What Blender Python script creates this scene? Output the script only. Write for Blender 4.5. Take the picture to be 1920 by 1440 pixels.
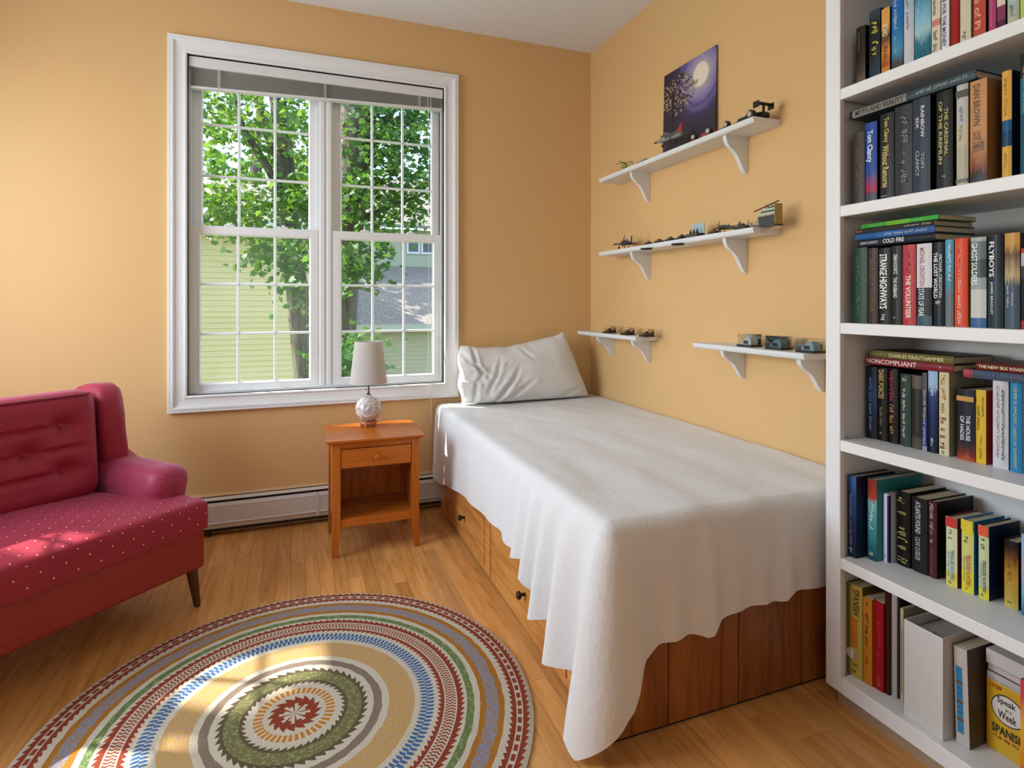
import bpy, bmesh, math, random
import numpy as np
from mathutils import Vector, Matrix, noise

for _o in list(bpy.data.objects):
    bpy.data.objects.remove(_o, do_unlink=True)
SC = bpy.context.scene
COL = SC.collection
random.seed(7)

# ---------------------------------------------------------------- camera
F_PX, HORIZON, YAW, CAM_H = 1072.0, 567.0, math.radians(20.7), 1.16
cam_d = bpy.data.cameras.new('camera')
cam = bpy.data.objects.new('camera', cam_d)
COL.objects.link(cam)
cam_d.sensor_width = 36.0
cam_d.lens = F_PX / 1920 * 36.0
cam_d.shift_y = -(720 - HORIZON) / 1920
cam_d.clip_start = 0.02
cam_d.clip_end = 300
cam.location = (0, 0, CAM_H)
cam.rotation_euler = (math.pi / 2, 0, -YAW)
SC.camera = cam

# ---------------------------------------------------------------- world, sun, exposure
SUN_DIR = Vector((0.64, -0.31, -0.70)).normalized()      # direction the light travels
world = bpy.data.worlds.new('world')
SC.world = world
world.use_nodes = True
wn = world.node_tree.nodes
wl = world.node_tree.links
wn.clear()
wo = wn.new('ShaderNodeOutputWorld')
wb = wn.new('ShaderNodeBackground')
ws = wn.new('ShaderNodeTexSky')
ws.sky_type = 'NISHITA'
ws.sun_disc = False
ws.sun_elevation = math.asin(-SUN_DIR.z)
ws.sun_rotation = math.atan2(-SUN_DIR.x, -SUN_DIR.y)
ws.air_density = 1.0
ws.dust_density = 1.5
ws.ozone_density = 1.5
wl.new(ws.outputs[0], wb.inputs[0])
wb.inputs[1].default_value = 0.55
wl.new(wb.outputs[0], wo.inputs[0])

sun_d = bpy.data.lights.new('sun', 'SUN')
sun = bpy.data.objects.new('sun', sun_d)
COL.objects.link(sun)
sun_d.energy = 10.0
sun_d.angle = math.radians(0.6)
sun_d.color = (1.0, 0.93, 0.82)
sun.rotation_euler = SUN_DIR.to_track_quat('-Z', 'Y').to_euler()

def area_light(name, loc, direction, sx, sy, watts, color):
    d = bpy.data.lights.new(name, 'AREA')
    d.shape = 'RECTANGLE'
    d.size, d.size_y, d.energy, d.color = sx, sy, watts, color
    o = bpy.data.objects.new(name, d)
    COL.objects.link(o)
    o.location = loc
    o.rotation_euler = Vector(direction).to_track_quat('-Z', 'Z').to_euler()
    return o
# area lamps: daylight stand-in at the unseen side window, added fill behind the camera
area_light('side_daylight_fill', (-1.925, 1.90, 1.55), (1, -0.22, -0.1), 1.2, 1.62, 58, (0.84, 0.93, 1.0))
area_light('rear_fill', (-0.55, -1.27, 1.6), (0, 1, -0.05), 1.5, 1.5, 9, (0.84, 0.93, 1.0))  # added fill lamp, the wall here has no window

SC.view_settings.view_transform = 'Standard'
SC.view_settings.look = 'None'
SC.view_settings.gamma = 1.0
SC.view_settings.use_curve_mapping = False
SC.view_settings.exposure = 0.08

# ---------------------------------------------------------------- pixel helpers (1920 x 1440 frame)
SA, CA = math.sin(YAW), math.cos(YAW)
def ray(x, y):
    u = (x - 960) / F_PX
    return Vector((SA + u * CA, CA - u * SA, -(y - HORIZON) / F_PX))
def onX(x, y, X):
    d = ray(x, y); t = X / d.x
    return Vector((X, d.y * t, d.z * t + CAM_H))
def onY(x, y, Y):
    d = ray(x, y); t = Y / d.y
    return Vector((d.x * t, Y, d.z * t + CAM_H))
def onZ(x, y, z):
    d = ray(x, y); t = (z - CAM_H) / d.z
    return Vector((d.x * t, d.y * t, z))

# ---------------------------------------------------------------- materials
def lin(c):
    if isinstance(c, str):
        c = c.lstrip('#')
        c = [int(c[i:i + 2], 16) / 255 for i in (0, 2, 4)]
    return tuple(x / 12.92 if x <= 0.04045 else ((x + 0.055) / 1.055) ** 2.4 for x in c) + (1.0,)
MATS = {}
class NT:
    """tiny node-tree helper"""
    def __init__(self, name):
        self.m = bpy.data.materials.new(name)
        self.m.use_nodes = True
        self.t = self.m.node_tree
        self.b = self.t.nodes['Principled BSDF']
        self.out = self.t.nodes['Material Output']
    def n(self, typ, **kw):
        nd = self.t.nodes.new('ShaderNode' + typ)
        for k, v in kw.items():
            setattr(nd, k, v)
        return nd
    def l(self, a, b):
        self.t.links.new(a, b)
    def math(self, op, a, b=None, c=None):
        nd = self.n('Math', operation=op)
        for i, v in enumerate((a, b, c)):
            if v is None: continue
            if isinstance(v, (int, float)): nd.inputs[i].default_value = v
            else: self.l(v, nd.inputs[i])
        return nd.outputs[0]
    def coord(self, out='Object'):
        return self.n('TexCoord').outputs[out]
    def mapping(self, vec, scale=(1, 1, 1), loc=(0, 0, 0)):
        mp = self.n('Mapping')
        mp.inputs['Scale'].default_value = scale
        mp.inputs['Location'].default_value = loc
        self.l(vec, mp.inputs['Vector'])
        return mp.outputs[0]
    def noise(self, vec, scale=5, detail=3, rough=0.5, dist=0.0):
        nd = self.n('TexNoise')
        nd.inputs['Scale'].default_value = scale
        nd.inputs['Detail'].default_value = detail
        nd.inputs['Roughness'].default_value = rough
        nd.inputs['Distortion'].default_value = dist
        self.l(vec, nd.inputs['Vector'])
        return nd.outputs['Fac']
    def ramp(self, fac, stops, interp='LINEAR'):
        nd = self.n('ValToRGB')
        nd.color_ramp.interpolation = interp
        el = nd.color_ramp.elements
        while len(el) < len(stops): el.new(0.5)
        for e, (p, c) in zip(el, stops):
            e.position = p
        for i, (p, c) in enumerate(stops):
            el[i].position = p
            el[i].color = lin(c)
        self.l(fac, nd.inputs[0])
        return nd.outputs[0]
    def mix(self, fac, a, b, blend='MIX'):
        nd = self.n('Mix', data_type='RGBA', blend_type=blend)
        for sock, v in ((nd.inputs[0], fac), (nd.inputs[6], a), (nd.inputs[7], b)):
            if isinstance(v, (int, float)): sock.default_value = v
            elif isinstance(v, (tuple, list)): sock.default_value = v
            elif isinstance(v, str): sock.default_value = lin(v)
            else: self.l(v, sock)
        return nd.outputs[2]
    def bump(self, height, strength=0.2, dist=0.01):
        nd = self.n('Bump')
        nd.inputs['Strength'].default_value = strength
        nd.inputs['Distance'].default_value = dist
        self.l(height, nd.inputs['Height'])
        self.l(nd.outputs[0], self.b.inputs['Normal'])
    def color(self, c):
        if isinstance(c, (str, tuple)): self.b.inputs['Base Color'].default_value = lin(c) if isinstance(c, str) else c
        else: self.l(c, self.b.inputs['Base Color'])
    def set(self, **kw):
        for k, v in kw.items():
            self.b.inputs[k.replace('_', ' ')].default_value = v

def plain(c, rough=0.5, metal=0.0, spec=0.5, var=0.06, vscale=30, bump=0.0):
    """plain surface with faint mottling"""
    key = ('plain', c, rough, metal, spec, var, vscale, bump)
    if key in MATS: return MATS[key]
    t = NT('paint_' + c.strip('#'))
    co = t.coord()
    f = t.noise(co, vscale, 3)
    base = lin(c)
    dark = tuple(x * (1 - var) for x in base[:3]) + (1,)
    t.color(t.mix(f, dark, tuple(min(1, x * (1 + var)) for x in base[:3]) + (1,)))
    t.set(Roughness=rough, Metallic=metal)
    t.b.inputs['Specular IOR Level'].default_value = spec
    if bump: t.bump(f, bump, 0.002)
    MATS[key] = t.m
    return t.m

def wood(name, c1, c2, c3, axis='Y', scale=1.0, rough=0.35, vary=0.25, bump=0.05, world_pos=False):
    """grained wood, the grain along one axis, each object shifted by its own random value"""
    key = ('wood', name)
    if key in MATS: return MATS[key]
    t = NT(name)
    oi = t.n('ObjectInfo')
    if world_pos:
        co = t.n('NewGeometry').outputs['Position']
    else:
        co = t.coord()
    add = t.n('VectorMath', operation='ADD')
    t.l(co, add.inputs[0])
    rv = t.n('CombineXYZ')
    r = t.math('MULTIPLY', oi.outputs['Random'], 37.0)
    for i in range(3): t.l(r, rv.inputs[i])
    t.l(rv.outputs[0], add.inputs[1])
    s = {'X': (1.2, 14, 14), 'Y': (14, 1.2, 14), 'Z': (14, 14, 1.2)}[axis]
    s = tuple(v * scale for v in s)
    v1 = t.mapping(add.outputs[0], s)
    n1 = t.noise(v1, 1.6, 6, 0.6, 1.2)
    v2 = t.mapping(add.outputs[0], tuple(v * 5 for v in s))
    n2 = t.noise(v2, 2.0, 3, 0.5, 0.3)
    f = t.math('ADD', t.math('MULTIPLY', n1, 0.75), t.math('MULTIPLY', n2, 0.25))
    col = t.ramp(f, [(0.32, c3), (0.48, c1), (0.66, c2)])
    hs = t.n('HueSaturation')
    t.l(col, hs.inputs['Color'])
    vv = t.math('ADD', 1.0 - vary / 2, t.math('MULTIPLY', oi.outputs['Random'], vary))
    t.l(vv, hs.inputs['Value'])
    t.color(hs.outputs[0])
    t.set(Roughness=rough)
    t.bump(f, bump, 0.004)
    MATS[key] = t.m
    return t.m

# ---------------------------------------------------------------- mesh builder
class MB:
    def __init__(self):
        self.v, self.f, self.mi = [], [], []
    def face(self, pts, mi=0):
        b = len(self.v)
        self.v += [tuple(p) for p in pts]
        self.f.append(tuple(range(b, b + len(pts)))); self.mi.append(mi)
    def add(self, vs, fs, mi=0):
        b = len(self.v)
        self.v += [tuple(p) for p in vs]
        for q in fs:
            self.f.append(tuple(i + b for i in q)); self.mi.append(mi)
        return self
    def box(self, x0, x1, y0, y1, z0, z1, mi=0):
        if x0 > x1: x0, x1 = x1, x0
        if y0 > y1: y0, y1 = y1, y0
        if z0 > z1: z0, z1 = z1, z0
        vs = [(x0, y0, z0), (x1, y0, z0), (x1, y1, z0), (x0, y1, z0), (x0, y0, z1), (x1, y0, z1), (x1, y1, z1), (x0, y1, z1)]
        return self.add(vs, [(0, 3, 2, 1), (4, 5, 6, 7), (0, 1, 5, 4), (1, 2, 6, 5), (2, 3, 7, 6), (3, 0, 4, 7)], mi)
    def cbox(self, x0, x1, y0, y1, z0, z1, c=0.003, mi=0, seg=2):
        """box with rounded edges"""
        bm = bmesh.new()
        bmesh.ops.create_cube(bm, size=1.0)
        for v in bm.verts:
            v.co = ((x0 + x1) / 2 + v.co.x * abs(x1 - x0), (y0 + y1) / 2 + v.co.y * abs(y1 - y0), (z0 + z1) / 2 + v.co.z * abs(z1 - z0))
        c = min(c, 0.45 * min(abs(x1 - x0), abs(y1 - y0), abs(z1 - z0)))
        bmesh.ops.bevel(bm, geom=list(bm.edges), offset=c, segments=seg, affect='EDGES', profile=0.5)
        bm.verts.index_update()
        self.add([v.co[:] for v in bm.verts], [[v.index for v in f.verts] for f in bm.faces], mi)
        bm.free()
        return self
    def lathe(self, prof, n=24, c=(0, 0, 0), axis='Z', mi=0, cap=True):
        b = len(self.v)
        for r, z in prof:
            for i in range(n):
                a = 2 * math.pi * i / n
                p = (r * math.cos(a), r * math.sin(a), z)
                if axis == 'X': p = (p[2], p[0], p[1])
                if axis == 'Y': p = (p[1], p[2], p[0])
                self.v.append((p[0] + c[0], p[1] + c[1], p[2] + c[2]))
        for k in range(len(prof) - 1):
            for i in range(n):
                j = (i + 1) % n
                self.f.append((b + k * n + i, b + k * n + j, b + (k + 1) * n + j, b + (k + 1) * n + i)); self.mi.append(mi)
        if cap:
            self.f.append(tuple(b + i for i in reversed(range(n)))); self.mi.append(mi)
            e = b + (len(prof) - 1) * n
            self.f.append(tuple(e + i for i in range(n))); self.mi.append(mi)
        return self
    def tube(self, pts, rad, n=8, mi=0, cap=True):
        pts = [Vector(p) for p in pts]
        if isinstance(rad, (int, float)): rad = [rad] * len(pts)
        b = len(self.v)
        ref = Vector((0, 0, 1))
        if abs((pts[-1] - pts[0]).normalized().z) > 0.9: ref = Vector((1, 0, 0))
        for i, p in enumerate(pts):
            d = (pts[min(i + 1, len(pts) - 1)] - pts[max(i - 1, 0)]).normalized()
            a = d.cross(ref).normalized(); c2 = a.cross(d)
            for k in range(n):
                t = 2 * math.pi * k / n
                self.v.append(tuple(p + (a * math.cos(t) + c2 * math.sin(t)) * rad[i]))
        for i in range(len(pts) - 1):
            for k in range(n):
                j = (k + 1) % n
                self.f.append((b + i * n + k, b + i * n + j, b + (i + 1) * n + j, b + (i + 1) * n + k)); self.mi.append(mi)
        if cap:
            self.f.append(tuple(b + k for k in reversed(range(n)))); self.mi.append(mi)
            e = b + (len(pts) - 1) * n
            self.f.append(tuple(e + k for k in range(n))); self.mi.append(mi)
        return self
    def prism(self, poly, a0, a1, axis='Y', mi=0):
        """extrude a 2D outline along an axis; outline coords are the two other axes in order"""
        def P(p, a):
            return {'X': (a, p[0], p[1]), 'Y': (p[0], a, p[1]), 'Z': (p[0], p[1], a)}[axis]
        n = len(poly)
        vs = [P(p, a0) for p in poly] + [P(p, a1) for p in poly]
        fs = [tuple(range(n)), tuple(reversed(range(n, 2 * n)))]
        for i in range(n):
            j = (i + 1) % n
            fs.append((i, n + i, n + j, j))
        return self.add(vs, fs, mi)
    def frame(self, x0, x1, z0, z1, prof, y, mi=0):
        """picture-frame sweep of a profile [(outward, towards the room)] round a rectangle in the XZ plane"""
        b = len(self.v)
        for u, h in prof:
            self.v += [(x0 - u, y - h, z0 - u), (x1 + u, y - h, z0 - u), (x1 + u, y - h, z1 + u), (x0 - u, y - h, z1 + u)]
        for k in range(len(prof) - 1):
            for i in range(4):
                j = (i + 1) % 4
                self.f.append((b + 4 * k + i, b + 4 * k + j, b + 4 * k + 4 + j, b + 4 * k + 4 + i)); self.mi.append(mi)
        return self
    def rbox(self, cx, cy, cz, lx, ly, lz, r, n=10, fn=None, mi=0):
        """strongly rounded (upholstered) box"""
        h = (lx / 2, ly / 2, lz / 2)
        r = min(r, *[q * 0.98 for q in h])
        b = len(self.v)
        idx = {}
        def vert(p):
            q = [max(-(h[k] - r), min(h[k] - r, p[k])) for k in range(3)]
            d = Vector([p[k] - q[k] for k in range(3)])
            if d.length > 1e-9: d = d.normalized() * r
            w = Vector(q) + d
            if fn: w = fn(w)
            key = tuple(round(v, 6) for v in p)
            if key not in idx:
                idx[key] = len(self.v)
                self.v.append((w.x + cx, w.y + cy, w.z + cz))
            return idx[key]
        def ts(L):
            m = max(2, n)
            e = r / L
            a = [e * (1 - math.cos(math.pi / 2 * i / 4)) for i in range(5)]
            mid = [e + (1 - 2 * e) * i / m for i in range(1, m)]
            return [(-0.5 + t) * L for t in a + mid + [1 - q for q in reversed(a)]]
        for ax in range(3):
            o = [k for k in range(3) if k != ax]
            A, B = ts(2 * h[o[0]]), ts(2 * h[o[1]])
            for s in (-1, 1):
                for i in range(len(A) - 1):
                    for j in range(len(B) - 1):
                        q = []
                        for (ii, jj) in ((i, j), (i + 1, j), (i + 1, j + 1), (i, j + 1)):
                            p = [0, 0, 0]; p[ax] = s * h[ax]; p[o[0]] = A[ii]; p[o[1]] = B[jj]
                            q.append(vert(p))
                        flip = (s > 0) != (ax == 1)
                        self.f.append(tuple(q) if flip else tuple(reversed(q))); self.mi.append(mi)
        return self
    def build(self, name, mats, parent=None, smooth=False, org=None, kind=None, label=None, auto=None):
        me = bpy.data.meshes.new(name)
        vs = self.v
        if org is not None:
            vs = [(p[0] - org[0], p[1] - org[1], p[2] - org[2]) for p in vs]
        me.from_pydata(vs, [], self.f)
        if not isinstance(mats, (list, tuple)): mats = [mats]
        for m in mats: me.materials.append(m)
        if len(mats) > 1: me.polygons.foreach_set('material_index', self.mi)
        if smooth:
            me.polygons.foreach_set('use_smooth', [True] * len(me.polygons))
            if auto: me.set_sharp_from_angle(angle=math.radians(auto))
        me.update()
        o = bpy.data.objects.new(name, me)
        COL.objects.link(o)
        if parent is not None: o.parent = parent
        elif org is not None: o.location = org
        if kind: o['kind'] = kind
        if label: o['label'] = label
        return o

def thing(name, label, cat, loc=(0, 0, 0), rz=0.0, group=None, kind=None):
    o = bpy.data.objects.new(name, None)
    COL.objects.link(o)
    o.empty_display_size = 0.1
    o.location = loc
    o.rotation_euler = (0, 0, rz)
    return tag(o, label, cat, group, kind)
def tag(o, label=None, cat=None, group=None, kind=None):
    if label: o['label'] = label
    if cat: o['category'] = cat
    if group: o['group'] = group
    if kind: o['kind'] = kind
    return o

# ---------------------------------------------------------------- room dimensions
YB, XR, XL, YF, ZC = 3.22, 1.752, -1.95, -1.30, 2.742
# ================================================================ the setting
WALL = (lambda: None)
def wall_mat():
    t = NT('orange_wall_paint')
    co = t.n('NewGeometry').outputs['Position']
    f = t.noise(co, 1.3, 2)
    t.color(t.mix(f, '#D6AE77', '#D9B27C'))
    t.set(Roughness=0.62)
    t.b.inputs['Specular IOR Level'].default_value = 0.35
    t.bump(t.noise(co, 260, 2), 0.12, 0.0006)
    return t.m
M_WALL = wall_mat()
M_CEIL = plain('#E4E8EC', 0.8, var=0.01)
M_WHITE = plain('#EDECEA', 0.38, var=0.012)
M_TRIM = plain('#E6E9EB', 0.32, var=0.012)
M_SHELF = plain('#DEE1E4', 0.4, var=0.012)

# --- floor: oak strips running towards the window wall, each strip its own piece
M_OAK = wood('oak_floor', '#D29654', '#DEA866', '#B67A40', 'Y', 1.0, 0.26, 0.30, 0.02, world_pos=True)
floor = MB().box(XL - 0.1, XR + 0.1, YF - 0.1, YB + 0.1, -0.10, -0.0185).build('floor', plain('#6A4522', 0.8))
floor['kind'] = 'structure'
floor['label'] = 'honey oak strip floor'
PW = 0.0572
def plank_mesh():
    g, c, d = 0.0003, 0.0007, 0.0005
    b = MB()
    w = PW / 2 - g
    vs = [(-w, 0, -0.018), (w, 0, -0.018), (w, 1, -0.018), (-w, 1, -0.018), (-w, 0, -d), (w, 0, -d), (w, 1, -d), (-w, 1, -d),
          (-w + c, 0.0012, 0), (w - c, 0.0012, 0), (w - c, 0.9988, 0), (-w + c, 0.9988, 0)]
    b.add(vs, [(0, 3, 2, 1), (0, 1, 5, 4), (1, 2, 6, 5), (2, 3, 7, 6), (3, 0, 4, 7), (4, 5, 9, 8), (5, 6, 10, 9), (6, 7, 11, 10), (7, 4, 8, 11), (8, 9, 10, 11)])
    return b
PLK = plank_mesh()
plank_me = None
rest = MB()
rnd = random.Random(11)
row = 0
x = XR - PW / 2
while x > XL - PW / 2:
    y = YF - rnd.random() * 0.9
    while y < YB:
        L = rnd.uniform(0.45, 1.5)
        y0, y1 = max(y, YF), min(y + L, YB)
        if y1 - y0 > 0.03:
            seen = y1 > 0.72 and x > -1.25 and not (x > 0.80 and y0 > 1.36) and not (x > 1.5 and y1 < 1.2)
            if y1 < 1.0 and x < -0.1: seen = False
            if x < -0.75 - 0.0 and y0 > 2.35: seen = False
            if seen:
                if plank_me is None:
                    o = PLK.build('plank', M_OAK, floor); plank_me = o.data
                else:
                    o = bpy.data.objects.new('plank', plank_me); COL.objects.link(o); o.parent = floor
                o.location = (x, y0 + 0.0004, 0); o.scale = (1, y1 - y0 - 0.0008, 1)
            else:
                rest.add([(p[0] + x, p[1] * (y1 - y0) + y0, p[2]) for p in PLK.v], PLK.f)
        y += L
    x -= PW; row += 1
rest.build('plank_field', M_OAK, floor, kind='stuff')

# --- walls and ceiling
def wall_with_hole(name, mat, axis, pos, thick, a0, a1, z0, z1, h0, h1, hz0, hz1):
    b = MB()
    def bx(p0, p1, q0, q1):
        if axis == 'Y': b.box(p0, p1, pos, pos + thick, q0, q1)
        else: b.box(pos - thick, pos, p0, p1, q0, q1)
    bx(a0, h0, z0, z1); bx(h1, a1, z0, z1); bx(h0, h1, z0, hz0); bx(h0, h1, hz1, z1)
    o = b.build(name, mat); o['kind'] = 'structure'
    return o
WX0, WX1, WZ0, WZ1 = -0.503, 0.797, 0.698, 2.392
wall_with_hole('wall_back', M_WALL, 'Y', YB, 0.14, XL - 0.12, XR + 0.12, -0.1, ZC + 0.05, WX0, WX1, WZ0, WZ1)
LW = (1.28, 3.13, 0.74, 2.40)
wall_with_hole('wall_left', M_WALL, 'X', XL, 0.14, YF - 0.12, YB, -0.1, ZC + 0.05, *LW)
o = MB().box(XR, XR + 0.12, YF - 0.12, YB, -0.1, ZC + 0.05).build('wall_right', M_WALL); o['kind'] = 'structure'
o = MB().box(XL, XR, YF - 0.12, YF, -0.1, ZC + 0.05).build('wall_front', M_WALL); o['kind'] = 'structure'
o = MB().box(XL, XR, YF, YB, ZC, ZC + 0.06).build('ceiling', M_CEIL); o['kind'] = 'structure'
# unseen eave added over the window wall, overhang set to cut the sun
o = MB().box(-3.0, 3.0, YB + 0.14, YB + 0.77, 2.93, 3.0).box(-3.0, 3.0, YB + 0.74, YB + 0.77, 2.86, 3.05).build('trim_1', M_TRIM); o['kind'] = 'structure'
o['label'] = 'white eave over the window outside'

# --- glass
def glass(name, haze):
    t = NT(name)
    t.t.nodes.remove(t.b)
    tr = t.n('BsdfTransparent'); tr.inputs[0].default_value = (0.97, 0.985, 0.975, 1)
    gl = t.n('BsdfGlossy'); gl.inputs['Roughness'].default_value = 0.02
    fr = t.n('Fresnel'); fr.inputs['IOR'].default_value = 1.5
    ms = t.n('MixShader')
    t.l(t.math('MULTIPLY', fr.outputs[0], 0.55), ms.inputs[0]); t.l(tr.outputs[0], ms.inputs[1]); t.l(gl.outputs[0], ms.inputs[2])
    last = ms.outputs[0]
    if haze:   # a faint scattering film, uneven by noise
        df = t.n('BsdfTranslucent'); df.inputs[0].default_value = (0.9, 0.93, 0.9, 1)
        m2 = t.n('MixShader'); m2.inputs[0].default_value = haze
        co = t.coord('Object')
        t.l(t.math('MULTIPLY', t.math('POWER', t.noise(co, 2.5, 3), 1.5), haze * 2), m2.inputs[0])
        t.l(last, m2.inputs[1]); t.l(df.outputs[0], m2.inputs[2]); last = m2.outputs[0]
    t.l(last, t.out.inputs[0])
    return t.m
M_GLASS = glass('window_glass', 0.0)
M_GLASS_FILM = glass('filmed_window_glass', 0.035)

# --- the double window
win = thing('window_1', 'white double window of two double-hung divided-light units', None, (0.147, YB, WZ0), kind='structure')
WO = tuple(win.location)
CAS = [(0, -0.03), (0, 0.012), (0.005, 0.016), (0.011, 0.016), (0.013, 0.011), (0.018, 0.0105), (0.034, 0.0115), (0.048, 0.0145), (0.053, 0.0175), (0.056, 0.0225), (0.060, 0.0245), (0.068, 0.0245), (0.071, 0.0215), (0.074, 0.0235), (0.080, 0.0235), (0.083, 0.020), (0.083, 0.0)]
MB().frame(WX0, WX1, WZ0, WZ1, CAS, YB).build('casing', M_TRIM, win, org=WO)
jb = MB()
jb.frame(WX0, WX1, WZ0, WZ1, [(0.004, 0.0), (0.0, 0.0), (0.0, -0.14), (0.004, -0.14)], YB)
jb.frame(WX0 + 0.013, WX1 - 0.013, WZ0 + 0.013, WZ1 - 0.013, [(0.013, -0.03), (0.0, -0.03), (0.0, -0.042), (0.013, -0.042)], YB)
jb.build('jamb', M_TRIM, win, org=WO)
MB().prism([(YB + 0.04, WZ0), (YB + 0.04, WZ0 + 0.012), (YB + 0.15, WZ0 + 0.002), (YB + 0.15, WZ0 - 0.01)], WX0, WX1, 'X').build('sill', M_TRIM, win, org=WO)
MUL = (0.113, 0.189)
ml = MB()
ml.box(MUL[0], MUL[1], YB + 0.052, YB + 0.14, WZ0, WZ1)
ml.cbox(MUL[0] + 0.008, MUL[1] - 0.030 - 0.012, YB + 0.045, YB + 0.06, WZ0, WZ1, 0.004)
ml.cbox(MUL[0] + 0.044, MUL[1] - 0.008, YB + 0.045, YB + 0.06, WZ0, WZ1, 0.004)
ml.build('mullion', M_TRIM, win, org=WO)
def sash(x0, x1, z0, z1, y, bot, top, st, gmat, name='sash'):
    b = MB()
    yi, yo = y, y + 0.032
    b.cbox(x0, x0 + st, yi, yo, z0, z1, 0.003); b.cbox(x1 - st, x1, yi, yo, z0, z1, 0.003)
    b.cbox(x0 + st - 0.002, x1 - st + 0.002, yi, yo, z0, z0 + bot, 0.003)
    b.cbox(x0 + st - 0.002, x1 - st + 0.002, yi, yo, z1 - top, z1, 0.003)
    gx0, gx1, gz0, gz1 = x0 + st, x1 - st, z0 + bot, z1 - top
    # inner bead
    b.frame(gx0 + 0.006, gx1 - 0.006, gz0 + 0.006, gz1 - 0.006, [(0.007, -0.001), (0.006, -0.001), (0.0, -0.012), (0.0, -0.018)], yi)
    s = b.build(name, M_TRIM, win, org=WO)
    w, h = (gx1 - gx0) / 3, (gz1 - gz0) / 3
    mw = 0.0068
    for i in (1, 2):
        MB().prism([(gx0 + i * w - mw, yi + 0.017), (gx0 + i * w - mw, yi + 0.011), (gx0 + i * w - 0.004, yi + 0.004), (gx0 + i * w + 0.004, yi + 0.004), (gx0 + i * w + mw, yi + 0.011), (gx0 + i * w + mw, yi + 0.017)], gz0, gz1, 'Z').build('muntin', M_TRIM, s, org=WO)
    for i in (1, 2):
        for k in range(3):
            xa, xb = gx0 + k * w + (mw if k else 0), gx0 + (k + 1) * w - (mw if k < 2 else 0)
            zc = gz0 + i * h
            MB().prism([(yi + 0.017, zc - mw), (yi + 0.011, zc - mw), (yi + 0.0045, zc - 0.004), (yi + 0.0045, zc + 0.004), (yi + 0.011, zc + mw), (yi + 0.017, zc + mw)], xa, xb, 'X').build('muntin', M_TRIM, s, org=WO)
    for i in range(3):
        for k in range(3):
            yy = yi + 0.0175
            q = MB(); e = 0.001
            q.face([(gx0 + k * w + e, yy, gz0 + i * h + e), (gx0 + (k + 1) * w - e, yy, gz0 + i * h + e), (gx0 + (k + 1) * w - e, yy, gz0 + (i + 1) * h - e), (gx0 + k * w + e, yy, gz0 + (i + 1) * h - e)])
            q.build('pane', gmat, s, org=WO)
    return s
for (xa, xb) in ((WX0 + 0.006, MUL[0]), (MUL[1], WX1 - 0.006)):
    sash(xa, xb, 1.508, WZ1 - 0.002, YB + 0.088, 0.040, 0.045, 0.043, M_GLASS)
    s = sash(xa, xb, WZ0 + 0.008, 1.552, YB + 0.050, 0.036, 0.042, 0.040, M_GLASS_FILM)
    xc = (xa + xb) / 2
    for dx in (-0.13, 0.13):
        MB().cbox(xc + dx - 0.022, xc + dx + 0.022, YB + 0.052, YB + 0.082, 1.552, 1.562, 0.003).lathe([(0.008, 1.562), (0.008, 1.570)], 10, (xc + dx, YB + 0.066, 0)).build('sash_lock', M_TRIM, s, org=WO)

# --- side window in the left wall (unseen, opening sized for the sun patches), simple version of the same joinery
w2 = thing('window_2', 'white side window', None, (XL, 2.17, LW[2]), kind='structure')
b = MB()
y0, y1, z0, z1 = LW
for (a, c_, d, e) in ((y0, y0 + 0.05, z0, z1), (y1 - 0.05, y1, z0, z1), (y0, y1, z0, z0 + 0.05), (y0, y1, z1 - 0.05, z1), (y0, y1, 1.54, 1.59), ((y0 + y1) / 2 - 0.035, (y0 + y1) / 2 + 0.035, z0, z1)):
    b.box(XL - 0.10, XL - 0.06, a, c_, d, e)
for i in range(1, 6):
    yy = y0 + (y1 - y0) * i / 6
    if i != 3: b.box(XL - 0.085, XL - 0.075, yy - 0.009, yy + 0.009, z0, z1)
for zz in (1.02, 1.28, 1.86, 2.12):
    b.box(XL - 0.085, XL - 0.075, y0, y1, zz - 0.009, zz + 0.009)
b.build('frame', M_TRIM, w2, org=w2.location)
MB().box(XL, XL + 0.018, y0 - 0.08, y0, z0 - 0.08, z1 + 0.08).box(XL, XL + 0.018, y1, y1 + 0.08, z0 - 0.08, z1 + 0.08).box(XL, XL + 0.018, y0, y1, z1, z1 + 0.08).box(XL, XL + 0.018, y0, y1, z0 - 0.08, z0).build('casing', M_TRIM, w2, org=w2.location)

# --- raised blind
bl = thing('window_blind', 'grey slatted blind pulled up to the top of the window', 'blind', (0.147, YB + 0.025, 2.33))
BO = tuple(bl.location)
M_BLIND = plain('#CFCBC6', 0.45, var=0.02)
M_BLINDH = plain('#DCDEDF', 0.4, var=0.02)
bx0, bx1 = WX0 + 0.004, WX1 - 0.004
MB().cbox(bx0, bx1, YB + 0.004, YB + 0.044, 2.335, 2.388, 0.004).build('headrail', M_BLINDH, bl, org=BO)
sl = MB()
NS = 22
for i in range(NS):
    t = i / (NS - 1)
    zl, zr = 2.329 - t * 0.086, 2.331 - t * 0.052
    dy = 0.0015 * math.sin(i * 2.3)
    ya, yb = YB + 0.011 + dy, YB + 0.037 + dy
    e = 0.0006
    m = lambda x, z: z
    sl.add([(bx0 + 0.008, ya, zl), (bx1 - 0.008, ya, zr), (bx1 - 0.008, (ya + yb) / 2, zr + 0.0022), (bx0 + 0.008, (ya + yb) / 2, zl + 0.0022), (bx1 - 0.008, yb, zr), (bx0 + 0.008, yb, zl),
            (bx0 + 0.008, ya, zl - e), (bx1 - 0.008, ya, zr - e)], [(0, 1, 2, 3), (3, 2, 4, 5), (0, 6, 7, 1), (0, 3, 5), (1, 4, 2)])
sl.build('slats', M_BLIND, bl, org=BO, kind='stuff')
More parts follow.
